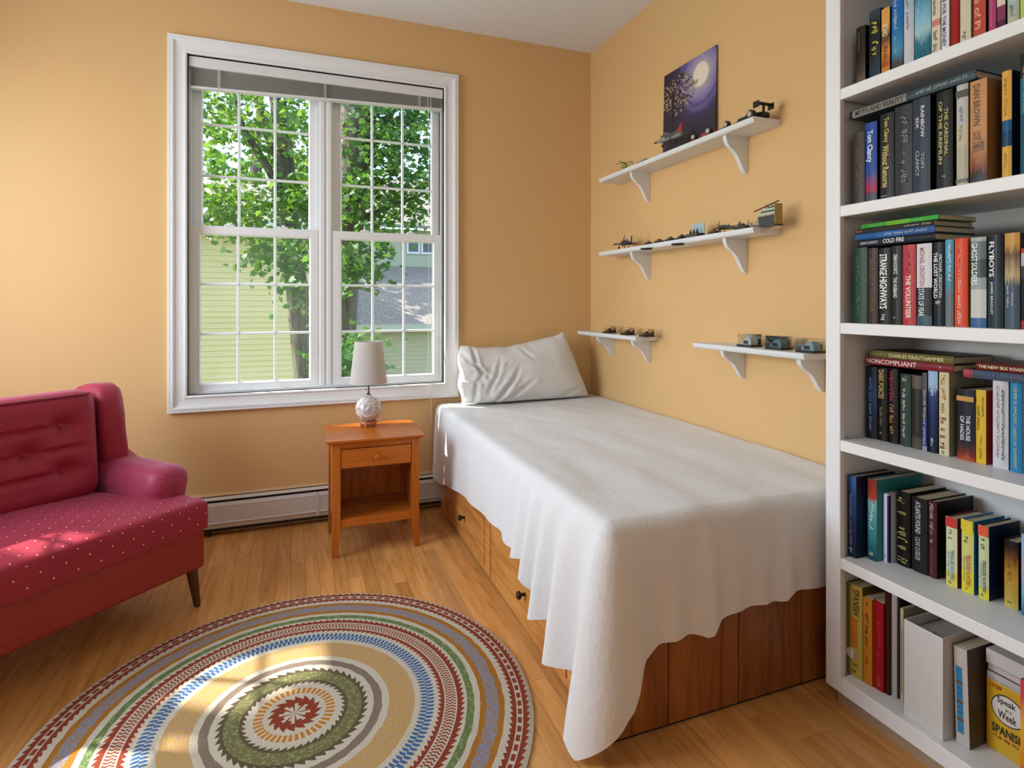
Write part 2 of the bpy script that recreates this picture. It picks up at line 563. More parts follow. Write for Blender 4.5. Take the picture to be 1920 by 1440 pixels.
MB().prism([(bx0 + 0.004, 2.229), (bx1 - 0.004, 2.267), (bx1 - 0.004, 2.278), (bx0 + 0.004, 2.240)], YB + 0.008, YB + 0.040, 'Y').build('bottom_rail', M_BLINDH, bl, org=BO)
for fx in (0.105, 0.50, 0.895):
    xx = bx0 + fx * (bx1 - bx0)
    zb = 2.229 + fx * 0.038
    MB().box(xx - 0.006, xx - 0.0045, YB + 0.0065, YB + 0.0085, zb, 2.336).box(xx + 0.0045, xx + 0.006, YB + 0.0065, YB + 0.0085, zb, 2.336).box(xx - 0.001, xx + 0.001, YB + 0.006, YB + 0.0075, zb - 0.002, 2.345).build('ladder_cord', M_BLINDH, bl, org=BO)
for fx in (0.930, 0.943):
    xx = bx0 + fx * (bx1 - bx0)
    MB().tube([(xx, YB - 0.002, 2.335), (xx + 0.001, YB - 0.028, 2.0), (xx - 0.001, YB - 0.028, 1.3), (xx - 0.004, YB - 0.03, 0.66 if fx < 0.94 else 0.48)], 0.0013, 6).build('pull_cord', M_BLINDH, bl, org=BO)

# --- baseboard heater along the window wall
M_HEAT = plain('#D2D0CC', 0.4, var=0.015)
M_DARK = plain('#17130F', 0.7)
M_HTOP = plain('#E0BE93', 0.45, var=0.02)
ht = thing('baseboard_heater', 'long white hydronic heater running along the foot of the window wall', 'heater', (-0.5, YB, 0))
HO = tuple(ht.location)
hx0, hx1 = XL + 0.02, 1.70
yw = YB - 0.001
MB().prism([(yw, 0.022), (yw, 0.198), (yw - 0.018, 0.198), (yw - 0.020, 0.190), (yw - 0.006, 0.186), (yw - 0.006, 0.022)], hx0, hx1, 'X').build('back_plate', M_HTOP, ht, org=HO)
MB().box(hx0, hx1, yw - 0.052, yw - 0.007, 0.026, 0.168).build('dark_interior', M_DARK, ht, org=HO)  # dark block standing in for the shade inside the slots
MB().prism([(yw - 0.026, 0.186), (yw - 0.026, 0.1835), (yw - 0.048, 0.176), (yw - 0.049, 0.179)], hx0, hx1, 'X').build('damper', M_HEAT, ht, org=HO)
def panel(a, c_):
    MB().prism([(yw - 0.046, 0.168), (yw - 0.058, 0.1655), (yw - 0.063, 0.150), (yw - 0.061, 0.146), (yw - 0.061, 0.072), (yw - 0.065, 0.068), (yw - 0.065, 0.066), (yw - 0.060, 0.060), (yw - 0.054, 0.040), (yw - 0.052, 0.040), (yw - 0.058, 0.062), (yw - 0.058, 0.15), (yw - 0.055, 0.162), (yw - 0.046, 0.1655)], a, c_, 'X').build('front_panel', M_HEAT, ht, org=HO)
panel(hx0, 0.105); panel(0.107, hx1)
MB().box(0.098, 0.115, yw - 0.0635, yw - 0.061, 0.045, 0.160).build('joint_cover', M_HEAT, ht, org=HO)
for xx in (-1.2, -0.4, 0.4, 1.2):
    MB().box(xx - 0.004, xx + 0.004, yw - 0.05, yw - 0.006, 0.0, 0.17).build('bracket', M_DARK, ht, org=HO)

# --- unseen dome lamp added on the ceiling as fill light
cl = thing('fill_ceiling_lamp', 'white flush dome lamp on the ceiling', 'lamp', (-0.1, 0.75, ZC))
t = NT('fill_lamp_glass')
t.color('#F4F0E6'); t.set(Roughness=0.4)
t.b.inputs['Emission Color'].default_value = lin('#FFF0DA'); t.b.inputs['Emission Strength'].default_value = 2.0
MB().lathe([(0.17, -0.001), (0.172, -0.02), (0.16, -0.03)], 32).build('base', M_TRIM, cl, smooth=True, auto=30)
MB().lathe([(0.155, -0.028), (0.15, -0.05), (0.12, -0.085), (0.07, -0.105), (0.002, -0.11)], 32, cap=False).build('diffuser', t.m, cl, smooth=True)
# ================================================================ bed
M_PINE = wood('honey_pine', '#C98A45', '#DDA35C', '#A9662B', 'Y', 0.8, 0.35, 0.12, 0.03)
M_PINE_V = wood('red_cedar_planks', '#8E5328', '#A8672F', '#6A381A', 'Z', 0.8, 0.35, 0.3, 0.03)
M_IRON = plain('#241810', 0.45, 0.3)
bed = thing('captains_bed', 'wooden captain bed with drawers in its side and plank foot board', 'bed', (1.25, 2.25, 0))
EO = tuple(bed.location)
BXL, BXR, BYF, BYH, BH = 0.757, XR - 0.004, 1.308, 3.13, 0.345
MB().box(BXL + 0.03, BXR - 0.002, BYF + 0.03, BYH, 0.004, BH - 0.012).build('carcass', plain('#4A2A14', 0.6), bed, org=EO)
MB().cbox(BXL + 0.004, BXR, BYF + 0.004, BYH, BH - 0.012, BH, 0.002).build('deck', M_PINE, bed, org=EO)
# foot board of upright planks
pe = [BXL, 0.951, 1.192, 1.432, 1.672, BXR]
for a, c_ in zip(pe[:-1], pe[1:]):
    MB().cbox(a + 0.0016, c_ - 0.0016, BYF, BYF + 0.028, 0.008, BH - 0.012, 0.0025).build('plank', M_PINE_V, bed, org=EO)
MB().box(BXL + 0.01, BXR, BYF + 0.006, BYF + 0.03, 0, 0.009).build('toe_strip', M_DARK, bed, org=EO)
# drawer side: stiles, rails, drawers
def side(y0, y1, z0, z1, x=BXL, th=0.022, name='stile', c=0.0025):
    return MB().cbox(x, x + th, y0, y1, z0, z1, c).build(name, M_PINE, bed, org=EO)
for y0, y1 in ((BYF, 1.462), (1.474, 1.540), (2.196, 2.256), (2.268, 2.334), (2.940, 3.000), (3.012, BYH)):
    side(y0, y1, 0.006, BH - 0.012)
for y0, y1 in ((1.54, 2.196), (2.334, 2.94)):
    side(y0, y1, 0.006, 0.032, name='rail'); side(y0, y1, 0.292, BH - 0.012, name='rail')
    d = MB().cbox(BXL - 0.004, BXL + 0.016, y0 + 0.003, y1 - 0.003, 0.035, 0.289, 0.004).build('drawer', M_PINE, bed, org=EO)
    yc = (y0 + y1) / 2 - 0.005
    MB().lathe([(0.006, 0), (0.005, -0.008), (0.007, -0.014), (0.0135, -0.020), (0.0145, -0.025), (0.011, -0.030), (0.003, -0.0315)], 16, (BXL - 0.004, yc, 0.135), 'X').build('knob', M_IRON, d, smooth=True, org=EO)

mt = MB().rbox(0.5 * (0.768 + 1.742), 0.5 * (1.322 + 3.19), 0.5 * (0.347 + 0.556), 1.742 - 0.768, 3.19 - 1.322, 0.556 - 0.347, 0.045, 8)
o = mt.build('mattress', plain('#E8E6E0', 0.8), smooth=True, org=(1.25, 2.25, 0.347))
tag(o, 'single mattress under the white coverlet on the bed', 'mattress')

# coverlet: flat top, long skirt on the open side and at the foot, cascading corner
def lerp_list(L, x):
    for (a, va), (b_, vb) in zip(L[:-1], L[1:]):
        if (a <= x <= b_) or (a >= x >= b_):
            return va + (vb - va) * (x - a) / (b_ - a)
    return L[0][1] if abs(x - L[0][0]) < abs(x - L[-1][0]) else L[-1][1]
def smooth01(t):
    t = max(0.0, min(1.0, t)); return t * t * (3 - 2 * t)
CX, CY, CXR, CYH, CZ, CR = 0.742, 1.292, 1.744, 3.195, 0.584, 0.04
HEM_L = [(3.2, 0.165), (3.018, 0.181), (2.9, 0.21), (2.667, 0.247), (2.492, 0.27), (2.233, 0.279), (2.08, 0.288), (1.90, 0.273), (1.80, 0.290), (1.735, 0.27), (1.70, 0.235), (1.655, 0.238), (1.635, 0.185), (1.56, 0.205), (1.52, 0.125), (1.43, 0.135), (1.385, 0.115), (1.35, 0.07), (1.33, 0.045), (1.292, 0.012)]
HEM_F = [(0.742, 0.05), (0.782, 0.09), (0.806, 0.118), (0.822, 0.135), (0.838, 0.215), (0.90, 0.250), (0.995, 0.258), (1.062, 0.242), (1.08, 0.266), (1.147, 0.285), (1.25, 0.292), (1.334, 0.286), (1.35, 0.306), (1.49, 0.300), (1.75, 0.30)]
nx, ny = 64, 110
xs = [CX + CR + (CXR - CX - CR) * (i / nx) for i in range(nx + 1)]
tt = [i / ny for i in range(ny + 1)]
ys = [CY + CR + (CYH - CY - CR) * (0.35 * t + 0.65 * t ** 2.0) for t in tt]
def top_z(x, y):
    z = CZ + 0.006 * noise.noise(Vector((x * 4, y * 3, 1.7))) + 0.0035 * noise.noise(Vector((x * 11, y * 7, 4.1)))
    # soft lengthwise ridges
    z += 0.0022 * math.sin(x * 26 + 2.2 * noise.noise(Vector((x * 2, y * 1.3, 9)))) * smooth01((3.0 - y) / 1.2)
    return z
vs, fs = [], []
idx = {}
for j, y in enumerate(ys):
    for i, x in enumerate(xs):
        idx[(i, j)] = len(vs); vs.append((x, y, top_z(x, y)))
for j in range(ny):
    for i in range(nx):
        fs.append((idx[(i, j)], idx[(i + 1, j)], idx[(i + 1, j + 1)], idx[(i, j + 1)]))
# perimeter columns: from the head down the open side, fan at the corner, along the foot to the wall
cols = [(idx[(0, j)], Vector((-1, 0, 0)), 'L', ys[j]) for j in range(ny, -1, -1)]
for k in range(1, 16):
    a = math.pi / 2 * k / 16
    cols.append((idx[(0, 0)], Vector((-math.cos(a), -math.sin(a), 0)), 'C', k / 16))
cols += [(idx[(i, 0)], Vector((0, -1, 0)), 'F', xs[i]) for i in range(0, nx + 1)]
K = 34
# outward folds of the skirt: (arc position, height of the fold at the hem); s = 3.2 - y down the side, then round the corner
PEAKS = [(0.10, 0.004), (0.42, 0.006), (0.78, 0.010), (1.05, 0.010), (1.22, 0.018), (1.36, 0.040), (1.47, 0.055), (1.575, 0.066), (1.70, 0.074), (1.885, 0.072), (1.945, 0.042), (2.005, 0.006), (2.09, 0.014), (2.21, 0.026), (2.31, 0.009), (2.40, 0.012), (2.485, 0.024), (2.60, 0.008), (2.72, 0.008), (2.9, 0.005)]
def fold_wave(s):
    if s <= PEAKS[0][0]: return PEAKS[0][1]
    for (a, va), (b_, vb) in zip(PEAKS[:-1], PEAKS[1:]):
        if a <= s <= b_:
            t = (s - a) / (b_ - a)
            m = va + (vb - va) * (t if b_ > 1.9 and a < 1.9 else smooth01(t))
            dip = 0.0 if (b_ > 1.9 and a < 2.0) else 1.0
            return m * (1 - dip * (0.5 - 0.5 * math.cos(2 * math.pi * t)) * 0.95)
    return PEAKS[-1][1]
prev = None
s_arc = 0.0
lastp = None
for (top, n, seg, q) in cols:
    p = Vector(vs[top])
    if seg == 'L':
        hem = lerp_list(HEM_L, q); s = 3.2 - q
    elif seg == 'C':
        hem = lerp_list([(0.0, 0.045), (0.3, 0.010), (1.0, 0.088)], q)
        s = (3.2 - 1.33) + q * 0.05
    else:
        hem = lerp_list(HEM_F, q); s = (3.2 - 1.33) + 0.05 + (q - 0.782)
    wave = fold_wave(s)
    slow = 0.004 * (0.5 + 0.5 * math.sin(s * 9.0 + 1.0))
    col = [top]
    drop_total = p.z - hem
    for k in range(1, K + 1):
        if k <= 6:
            a = math.pi / 2 * k / 6
            off, dz = CR * math.sin(a), CR * (1 - math.cos(a))
            kk = 0.0
        else:
            kk = (k - 6) / (K - 6)
            off, dz = CR, CR + (drop_total - CR) * kk
        fold = (wave + slow) * (kk ** 0.6) + 0.010 * kk * (1 if seg != 'F' else smooth01((1.0 - q) / 0.2))
        w = 0.002 * noise.noise(Vector((s * 14, kk * 5, 3.3))) * min(1, kk * 4)
        # crease under the mattress edge on the flat stretches
        pos = p + n * (off + fold + w)
        pos.z = p.z - dz
        if seg == 'C' or (seg == 'F' and q < 0.84): pos.x -= 0.020 * kk * (1 if seg == 'C' else (0.84 - q) / 0.06); pos.y += 0.010 * kk * (1 if seg == 'C' else (0.84 - q) / 0.06)
        col.append(len(vs)); vs.append(tuple(pos))
    if prev is not None:
        for k in range(K):
            q4 = [prev[k], col[k], col[k + 1], prev[k + 1]]
            if q4[0] == q4[1]: q4 = q4[1:]
            fs.append(tuple(reversed(q4)))
    prev = col
def cover_mat():
    t = NT('white_woven_cotton')
    co = t.n('NewGeometry').outputs['Position']
    t.color(t.mix(t.noise(co, 3, 2), '#DCDDDE', '#E2E3E4'))
    t.set(Roughness=0.85)
    t.b.inputs['Specular IOR Level'].default_value = 0.2
    t.b.inputs['Sheen Weight'].default_value = 0.15
    w = t.n('TexVoronoi'); w.inputs['Scale'].default_value = 75
    t.l(t.mapping(co, (1, 1, 0.7)), w.inputs['Vector'])
    h = t.math('ADD', t.math('MULTIPLY', w.outputs['Distance'], 0.5), t.math('MULTIPLY', t.noise(t.mapping(co, (1, 1, 0.35)), 9, 4, 0.6), 1.8))
    t.bump(h, 0.32, 0.005)
    return t.m
M_COVER = cover_mat()
cv = MB().add(vs, fs).build('coverlet', M_COVER, smooth=True, org=(1.2, 2.2, 0.0))
tag(cv, 'white cotton coverlet draped over the bed with a long trailing corner', 'bedspread')

# pillow leaning on the window wall
def pillow():
    b = MB()
    NU, NV = 84, 48
    CREASE = [((-0.97, 0.75), (-0.52, -0.15), 0.020), ((-0.80, 0.95), (-0.66, -0.35), 0.022), ((-0.56, -0.92), (-0.08, 0.12), 0.016), ((-0.50, -0.75), (-0.02, 0.38), 0.014), ((-0.44, -0.88), (0.18, -0.12), 0.012), ((-0.86, -0.92), (-0.70, 0.25), 0.018), ((-0.62, -0.55), (-0.30, 0.75), 0.013), ((0.05, 0.9), (0.25, 0.45), 0.008), ((-0.98, -0.1), (-0.72, -0.25), 0.014), ((0.55, -0.8), (0.95, -0.55), 0.008)]
    def crease(u, v):
        d_ = 0.0
        for (a, c_, dep) in CREASE:
            ax, ay, bx_, by_ = a[0] * 2.0, a[1], c_[0] * 2.0, c_[1]
            px_, py_ = u * 2.0 - ax, v - ay
            L2 = (bx_ - ax) ** 2 + (by_ - ay) ** 2
            h_ = max(0, min(1, (px_ * (bx_ - ax) + py_ * (by_ - ay)) / L2))
            dd = math.hypot(px_ - h_ * (bx_ - ax), py_ - h_ * (by_ - ay))
            d_ += dep * (math.exp(-(dd / 0.055) ** 2) - 0.45 * math.exp(-((dd - 0.12) / 0.06) ** 2)) * math.sin(math.pi * min(1, 0.15 + h_ * 0.85))
        return d_
    ids = {}
    def P(u, v, side):
        vv = (v + 1) / 2
        right = 1.672 + (1.515 - 1.672) * vv ** 0.9
        left = 0.864 - 0.012 * math.sin(vv * 3.14) + 0.006 * math.sin(vv * 14)
        # crimp the left end
        x = left + (right - left) * (u + 1) / 2
        zt = 0.905 + 0.05 * smooth01((u + 0.75) / 1.7) - 0.016 * math.cos(u * 2.2) + 0.020 * max(0, u - 0.8) / 0.2
        z = 0.585 + (zt - 0.585) * vv
        T = 0.098 * (max(0, 1 - abs(u) ** 4) ** 0.5) * (max(0, 1 - abs(v) ** 3.2) ** 0.55)
        yc = 3.085 + 0.045 * vv
        y = yc + side * T
        if side < 0:
            # wrinkles fan out from the lower left end
            wl_ = smooth01((0.1 - u) / 0.8)
            r = noise.noise(Vector((u * 9 - v * 5, v * 2.2 + u * 2, 2.0)))
            y += crease(u, v) * min(1, T / 0.04)
            y += wl_ * 0.010 * abs(r) * (1 if T > 0.01 else 0)
            y += 0.008 * noise.noise(Vector((u * 3, v * 3, 7.0)))
        y = min(y, 3.212)
        z += 0.006 * noise.noise(Vector((u * 4, v, 3.0))) * vv
        return (x, y, max(z, 0.5965))
    for s in (-1, 1):
        for j in range(NV + 1):
            for i in range(NU + 1):
                u, v = -1 + 2 * i / NU, -1 + 2 * j / NV
                edge = i in (0, NU) or j in (0, NV)
                key = (i, j, 0 if edge else s)
                if key not in ids:
                    ids[key] = len(b.v); b.v.append(P(u, v, 0 if edge else s))
    for s in (-1, 1):
        for j in range(NV):
            for i in range(NU):
                q = []
                for (a, c_) in ((i, j), (i + 1, j), (i + 1, j + 1), (i, j + 1)):
                    edge = a in (0, NU) or c_ in (0, NV)
                    q.append(ids[(a, c_, 0 if edge else s)])
                b.f.append(tuple(q) if s < 0 else tuple(reversed(q))); b.mi.append(0)
    return b
t = NT('pillow_cotton')
co = t.coord()
t.color('#E0E1E2'); t.set(Roughness=0.7); t.b.inputs['Specular IOR Level'].default_value = 0.25
t.bump(t.noise(t.mapping(co, (1, 1, 1)), 14, 4, 0.6, 1.5), 0.3, 0.01)
o = pillow().build('pillow', t.m, smooth=True, org=(1.27, 3.1, 0.585))
tag(o, 'white cotton pillow propped against the wall at the head of the bed', 'pillow')

# ================================================================ nightstand and lamp
M_CHERRY = wood('cherry_wood', '#B8621A', '#C97424', '#964812', 'Z', 0.8, 0.28, 0.08, 0.02)
M_CHERRY_X = wood('cherry_wood_across', '#BC661C', '#CC7A28', '#9A4C14', 'X', 0.8, 0.25, 0.08, 0.02)
M_CHERRY_IN = plain('#7A3E14', 0.5)
ns = thing('nightstand', 'cherry wood nightstand with one drawer over an open shelf', 'nightstand', (0.35, 2.87, 0))
NO = tuple(ns.location)
NX0, NX1, NY0, NY1, NH = 0.127, 0.573, 2.680, 3.052, 0.535
tb = MB()
tb.add([(NX0, NY0, NH), (NX1, NY0, NH), (NX1, NY1, NH), (NX0, NY1, NH), (NX0, NY0, NH - 0.008), (NX1, NY0, NH - 0.008), (NX1, NY1, NH - 0.008), (NX0, NY1, NH - 0.008),
        (NX0 + 0.018, NY0 + 0.014, NH - 0.02), (NX1 - 0.018, NY0 + 0.014, NH - 0.02), (NX1 - 0.018, NY1 - 0.005, NH - 0.02), (NX0 + 0.018, NY1 - 0.005, NH - 0.02)],
       [(0, 1, 2, 3), (4, 5, 1, 0), (5, 6, 2, 1), (6, 7, 3, 2), (7, 4, 0, 3), (8, 9, 5, 4), (9, 10, 6, 5), (10, 11, 7, 6), (11, 8, 4, 7), (11, 10, 9, 8)])
tb.build('tabletop', M_CHERRY_X, ns, org=NO)
LX0, LX1, LY0, LY1 = 0.153, 0.549, 2.700, 3.036
lw = 0.036
def ns_leg(x0, y0, ix, iy):
    x1, y1 = x0 + lw, y0 + lw
    b = MB()
    def q(z, tx):   # taper on the inner faces below the shelf
        a0, a1 = (x0, x1 - tx) if ix > 0 else (x0 + tx, x1)
        c0, c1 = (y0, y1 - tx) if iy > 0 else (y0 + tx, y1)
        return [(a0, c0, z), (a1, c0, z), (a1, c1, z), (a0, c1, z)]
    rings = [q(0.0, 0.013), q(0.132, 0.0), q(NH - 0.02, 0.0)]
    vs_ = sum(rings, [])
    f_ = [(3, 2, 1, 0), (8, 9, 10, 11)]
    for k in range(2):
        for i in range(4):
            j = (i + 1) % 4
            f_.append((4 * k + i, 4 * k + j, 4 * k + 4 + j, 4 * k + 4 + i))
    b.add(vs_, f_).build('leg', M_CHERRY, ns, org=NO)
ns_leg(LX0, LY0, 1, 1); ns_leg(LX1 - lw, LY0, -1, 1); ns_leg(LX0, LY1 - lw, 1, -1); ns_leg(LX1 - lw, LY1 - lw, -1, -1)
for xa in (LX0 + 0.008, LX1 - 0.022):
    MB().cbox(xa, xa + 0.014, LY0 + lw, LY1 - lw, 0.135, NH - 0.02, 0.001).build('side_panel', M_CHERRY, ns, org=NO)
MB().box(LX0 + lw, LX1 - lw, LY1 - 0.014, LY1 - 0.006, 0.135, NH - 0.02).build('back_panel', M_CHERRY, ns, org=NO)
MB().cbox(LX0 + lw, LX1 - lw, LY0 + 0.006, LY0 + 0.026, 0.492, NH - 0.02, 0.001).build('apron', M_CHERRY_X, ns, org=NO)
MB().cbox(LX0 + lw, LX1 - lw, LY0 + 0.004, LY0 + 0.024, 0.136, 0.172, 0.001).build('rail', M_CHERRY_X, ns, org=NO)
MB().box(LX0 + 0.022, LX1 - 0.022, LY0 + 0.024, LY1 - 0.014, 0.150, 0.164).build('shelf', M_CHERRY_X, ns, org=NO)
MB().box(LX0 + 0.022, LX1 - 0.022, LY0 + 0.026, LY1 - 0.014, 0.392, 0.400).build('drawer_bottom', M_CHERRY_IN, ns, org=NO)
dr = MB().cbox(LX0 + lw + 0.002, LX1 - lw - 0.002, LY0 + 0.003, LY0 + 0.021, 0.403, 0.489, 0.002).build('drawer', M_CHERRY_X, ns, org=NO)
MB().lathe([(0.007, 0.0), (0.006, -0.006), (0.009, -0.011), (0.0135, -0.015), (0.0145, -0.020), (0.011, -0.024), (0.002, -0.025)], 18, ((LX0 + LX1) / 2 + 0.002, LY0 + 0.003, 0.446), 'Y').build('knob', M_CHERRY, dr, smooth=True, org=NO)

LXc, LYc = 0.345, 2.972
lp = thing('table_lamp', 'small table lamp with a marbled globe base and white tapered shade', 'lamp', (LXc, LYc, NH))
ft = MB()
ft.lathe([(0.034, 0.012), (0.042, 0.013), (0.045, 0.018), (0.043, 0.024), (0.032, 0.027), (0.026, 0.030)], 28)
for k in range(5):
    a = 2 * math.pi * k / 5 + 0.5
    ft.lathe([(0.006, 0.0), (0.009, 0.006), (0.007, 0.014)], 10, (0.035 * math.cos(a), 0.035 * math.sin(a), 0))
ft.build('foot', wood('lamp_foot', '#B8663A', '#D09A78', '#6B3418', 'X', 3, 0.35, 0.0), lp, smooth=True, auto=40)
gp = [(0.024, 0.028)] + [(0.0655 * math.cos(a), 0.0875 + 0.0655 * math.sin(a)) for a in [math.radians(d) for d in range(-66, 84, 8)]] + [(0.012, 0.154), (0.010, 0.158)]
t = NT('marbled_ceramic')
co = t.coord()
f = t.noise(t.mapping(co, (1, 1, 1)), 24, 5, 0.65, 1.6)
f2 = t.noise(t.mapping(co, (1, 1, 1), (3, 1, 0)), 34, 3, 0.6, 2.0)
t.color(t.mix(t.ramp(f2, [(0.60, '#000000'), (0.68, '#FFFFFF')]), t.ramp(f, [(0.34, '#7C8291'), (0.46, '#C8C4C2'), (0.56, '#EDE8E2'), (0.66, '#A9AEBB')]), '#C77A3C'))
t.set(Roughness=0.15)
MB().lathe(gp, 36).build('globe', t.m, lp, smooth=True)
M_STEEL = plain('#6E6C6A', 0.3, 0.9)
MB().lathe([(0.011, 0.156), (0.011, 0.162), (0.0045, 0.165), (0.0045, 0.26), (0.012, 0.262), (0.012, 0.30), (0.002, 0.302)], 14).build('stem', M_STEEL, lp, smooth=True, auto=30)
t = NT('lamp_shade_fabric')
t.color('#DCD8D3'); t.set(Roughness=0.8)
tl_ = t.n('BsdfTranslucent'); tl_.inputs[0].default_value = lin('#E6DFD6')
mx = t.n('MixShader'); mx.inputs[0].default_value = 0.35
t.l(t.b.outputs[0], mx.inputs[1]); t.l(tl_.outputs[0], mx.inputs[2]); t.l(mx.outputs[0], t.out.inputs[0])
t.bump(t.noise(t.coord(), 400, 2), 0.1, 0.0005)
sh = MB().lathe([(0.0925, 0.217), (0.0685, 0.428), (0.0672, 0.428), (0.0912, 0.217), (0.0925, 0.217)], 48, cap=False).build('lamp_shade', t.m, lp, smooth=True, auto=40)
sp = MB()
for k in range(3):
    a = 2 * math.pi * k / 3
    sp.tube([(0, 0, 0.40), (0.068 * math.cos(a), 0.068 * math.sin(a), 0.415)], 0.0012, 5)
sp.lathe([(0.006, 0.395), (0.006, 0.41)], 10)
sp.build('spider', M_STEEL, sh)
MB().tube([(0, 0, 0.235), (-0.012, -0.012, 0.24), (-0.017, -0.018, 0.20), (-0.017, -0.018, 0.19)], 0.0008, 5).lathe([(0.003, 0.183), (0.0036, 0.187), (0.002, 0.192)], 10, (-0.017, -0.018, 0)).build('pull_chain', M_STEEL, lp)

# ================================================================ rug
RC, RR = (-0.003, 1.712), 0.669
def wool(name, c1, c2=None, thr=0.5, scale=60):
    t = NT(name)
    co = t.coord()
    if c2: col = t.mix(t.ramp(t.noise(co, scale, 3, 0.7), [(thr - 0.04, '#000000'), (thr + 0.04, '#FFFFFF')]), c1, c2)
    else: col = t.mix(t.noise(co, 120, 3, 0.7), tuple(v * 0.82 for v in lin(c1)[:3]) + (1,), lin(c1))
    t.color(col)
    t.set(Roughness=0.95); t.b.inputs['Specular IOR Level'].default_value = 0.1
    h = t.math('ADD', t.noise(co, 240, 2), t.math('MULTIPLY', t.noise(co, 45, 2), 0.6))
    t.bump(h, 0.7, 0.004)
    return t.m
RM = [wool('cream_wool', '#C6BFAE'), wool('rust_wool', '#8C402E'), wool('orange_wool', '#BE7A2C'), wool('olive_wool', '#6C6B49', '#8A8C62', 0.55, 90), wool('brown_wool', '#5E5440'),
      wool('taupe_wool', '#837468'), wool('yellow_pink_wool', '#B5975A', '#B3917E', 0.53, 95), wool('blue_wool', '#466C9C'), wool('green_wool', '#63764A', '#7F9264', 0.55, 80), wool('gold_wool', '#A8722E'), wool('gold_blue_wool', '#A0763C', '#82879A', 0.46, 110)]
NA = 1440
def tooth(i, n, amp, skew=1):
    t = (i * n / NA) % 1.0
    return amp * ((t if skew > 0 else 1 - t) - 0.5)
def tri(i, n, amp):
    t = (i * n / NA) % 1.0
    return amp * (abs(2 * t - 1) - 0.5)
wob = lambda i, s, a: a * noise.noise(Vector((4 * math.cos(2 * math.pi * i / NA) * s, 4 * math.sin(2 * math.pi * i / NA) * s, s)))
rr = random.Random(3)
# (outer radius, boundary function, material of the band inside it)
BANDS = [
    (0.030, lambda i: 0, lambda i: 1 if (i % 180) < 44 else 0),
    (0.041, lambda i: 0, lambda i: 0 if (i % 180) > 120 else 1),
    (0.064, lambda i: tooth(i, 16, 0.016), lambda i: 1),
    (0.083, lambda i: 0, lambda i: 0),
    (0.107, lambda i: 0, lambda i: 2 if (i % 36) < 21 else 0),
    (0.130, lambda i: tooth(i, 44, 0.012, -1), lambda i: 0),
    (0.142, lambda i: 0, lambda i: 4),
    (0.181, lambda i: 0, lambda i: 3),
    (0.194, lambda i: tooth(i, 48, 0.014), lambda i: 4),
    (0.215, lambda i: wob(i, 2, 0.003), lambda i: 0),
    (0.238, lambda i: wob(i, 2.2, 0.003), lambda i: 5),
    (0.258, lambda i: wob(i, 2.4, 0.003), lambda i: 0),
    (0.331, lambda i: wob(i, 3, 0.003), lambda i: 6),
    (0.350, lambda i: tri(i, 160, 0.008), lambda i: 0),
    (0.367, lambda i: 0, lambda i: 7 if (i % 9) < 6 else 0),
    (0.385, lambda i: tri(i, 160, 0.008), lambda i: 7 if ((i + 4) % 9) < 6 else 0),
    (0.402, lambda i: tooth(i, 144, 0.012, -1), lambda i: 0),
    (0.416, lambda i: 0, lambda i: 1),
    (0.420, lambda i: 0, lambda i: 0),
    (0.4275, lambda i: 0, lambda i: 1 if (i % 6) < 3 else 0),
    (0.435, lambda i: 0, lambda i: 0 if (i % 6) < 3 else 1),
    (0.4425, lambda i: 0, lambda i: 1 if ((i + 2) % 6) < 3 else 0),
    (0.449, lambda i: 0, lambda i: 0 if ((i + 1) % 6) < 3 else 1),
    (0.453, lambda i: 0, lambda i: 0),
    (0.470, lambda i: tooth(i, 144, 0.012), lambda i: 1),
    (0.481, lambda i: wob(i, 3, 0.002), lambda i: 0),
    (0.502, lambda i: wob(i, 3.4, 0.003), lambda i: 8),
    (0.519, lambda i: wob(i, 3.8, 0.003), lambda i: 0),
    (0.535, lambda i: wob(i, 9, 0.006), lambda i: 9),
    (0.571, lambda i: wob(i, 9.5, 0.006), lambda i: 10),
    (0.587, lambda i: wob(i, 4, 0.003), lambda i: 9),
    (0.606, lambda i: tooth(i, 180, 0.010, -1), lambda i: 0),
    (0.621, lambda i: 0, lambda i: 1),
    (0.6245, lambda i: 0, lambda i: 0),
    (0.636, lambda i: 0, lambda i: 1 if (i % 12) < 8 else 0),
    (0.6395, lambda i: 0, lambda i: 0),
    (0.655, lambda i: tooth(i, 180, 0.011), lambda i: 1),
    (RR, lambda i: 0, lambda i: 0),
]
rg = MB()
ZT = 0.010
rg.v.append((0, 0, ZT))
prev_ring = None
for (r, fn, mf) in BANDS:
    base = len(rg.v)
    for i in range(NA):
        a = 2 * math.pi * i / NA
        rad = r + fn(i)
        rg.v.append((rad * math.cos(a), rad * math.sin(a), ZT + (0.0 if r < RR else -0.004)))
    for i in range(NA):
        j = (i + 1) % NA
        if prev_ring is None: rg.f.append((0, base + i, base + j))
        else: rg.f.append((prev_ring + i, base + i, base + j, prev_ring + j))
        rg.mi.append(mf(i))
    prev_ring = base
base = len(rg.v)
for i in range(NA):
    a = 2 * math.pi * i / NA
    rg.v.append((RR * math.cos(a), RR * math.sin(a), 0.0005))
for i in range(NA):
    j = (i + 1) % NA
    rg.f.append((prev_ring + i, base + i, base + j, prev_ring + j)); rg.mi.append(1)
o = rg.build('round_rug', RM, org=None)
o.location = (RC[0], RC[1], 0.0)
tag(o, 'round hooked wool rug of cream, rust, gold, blue and green rings', 'rug')

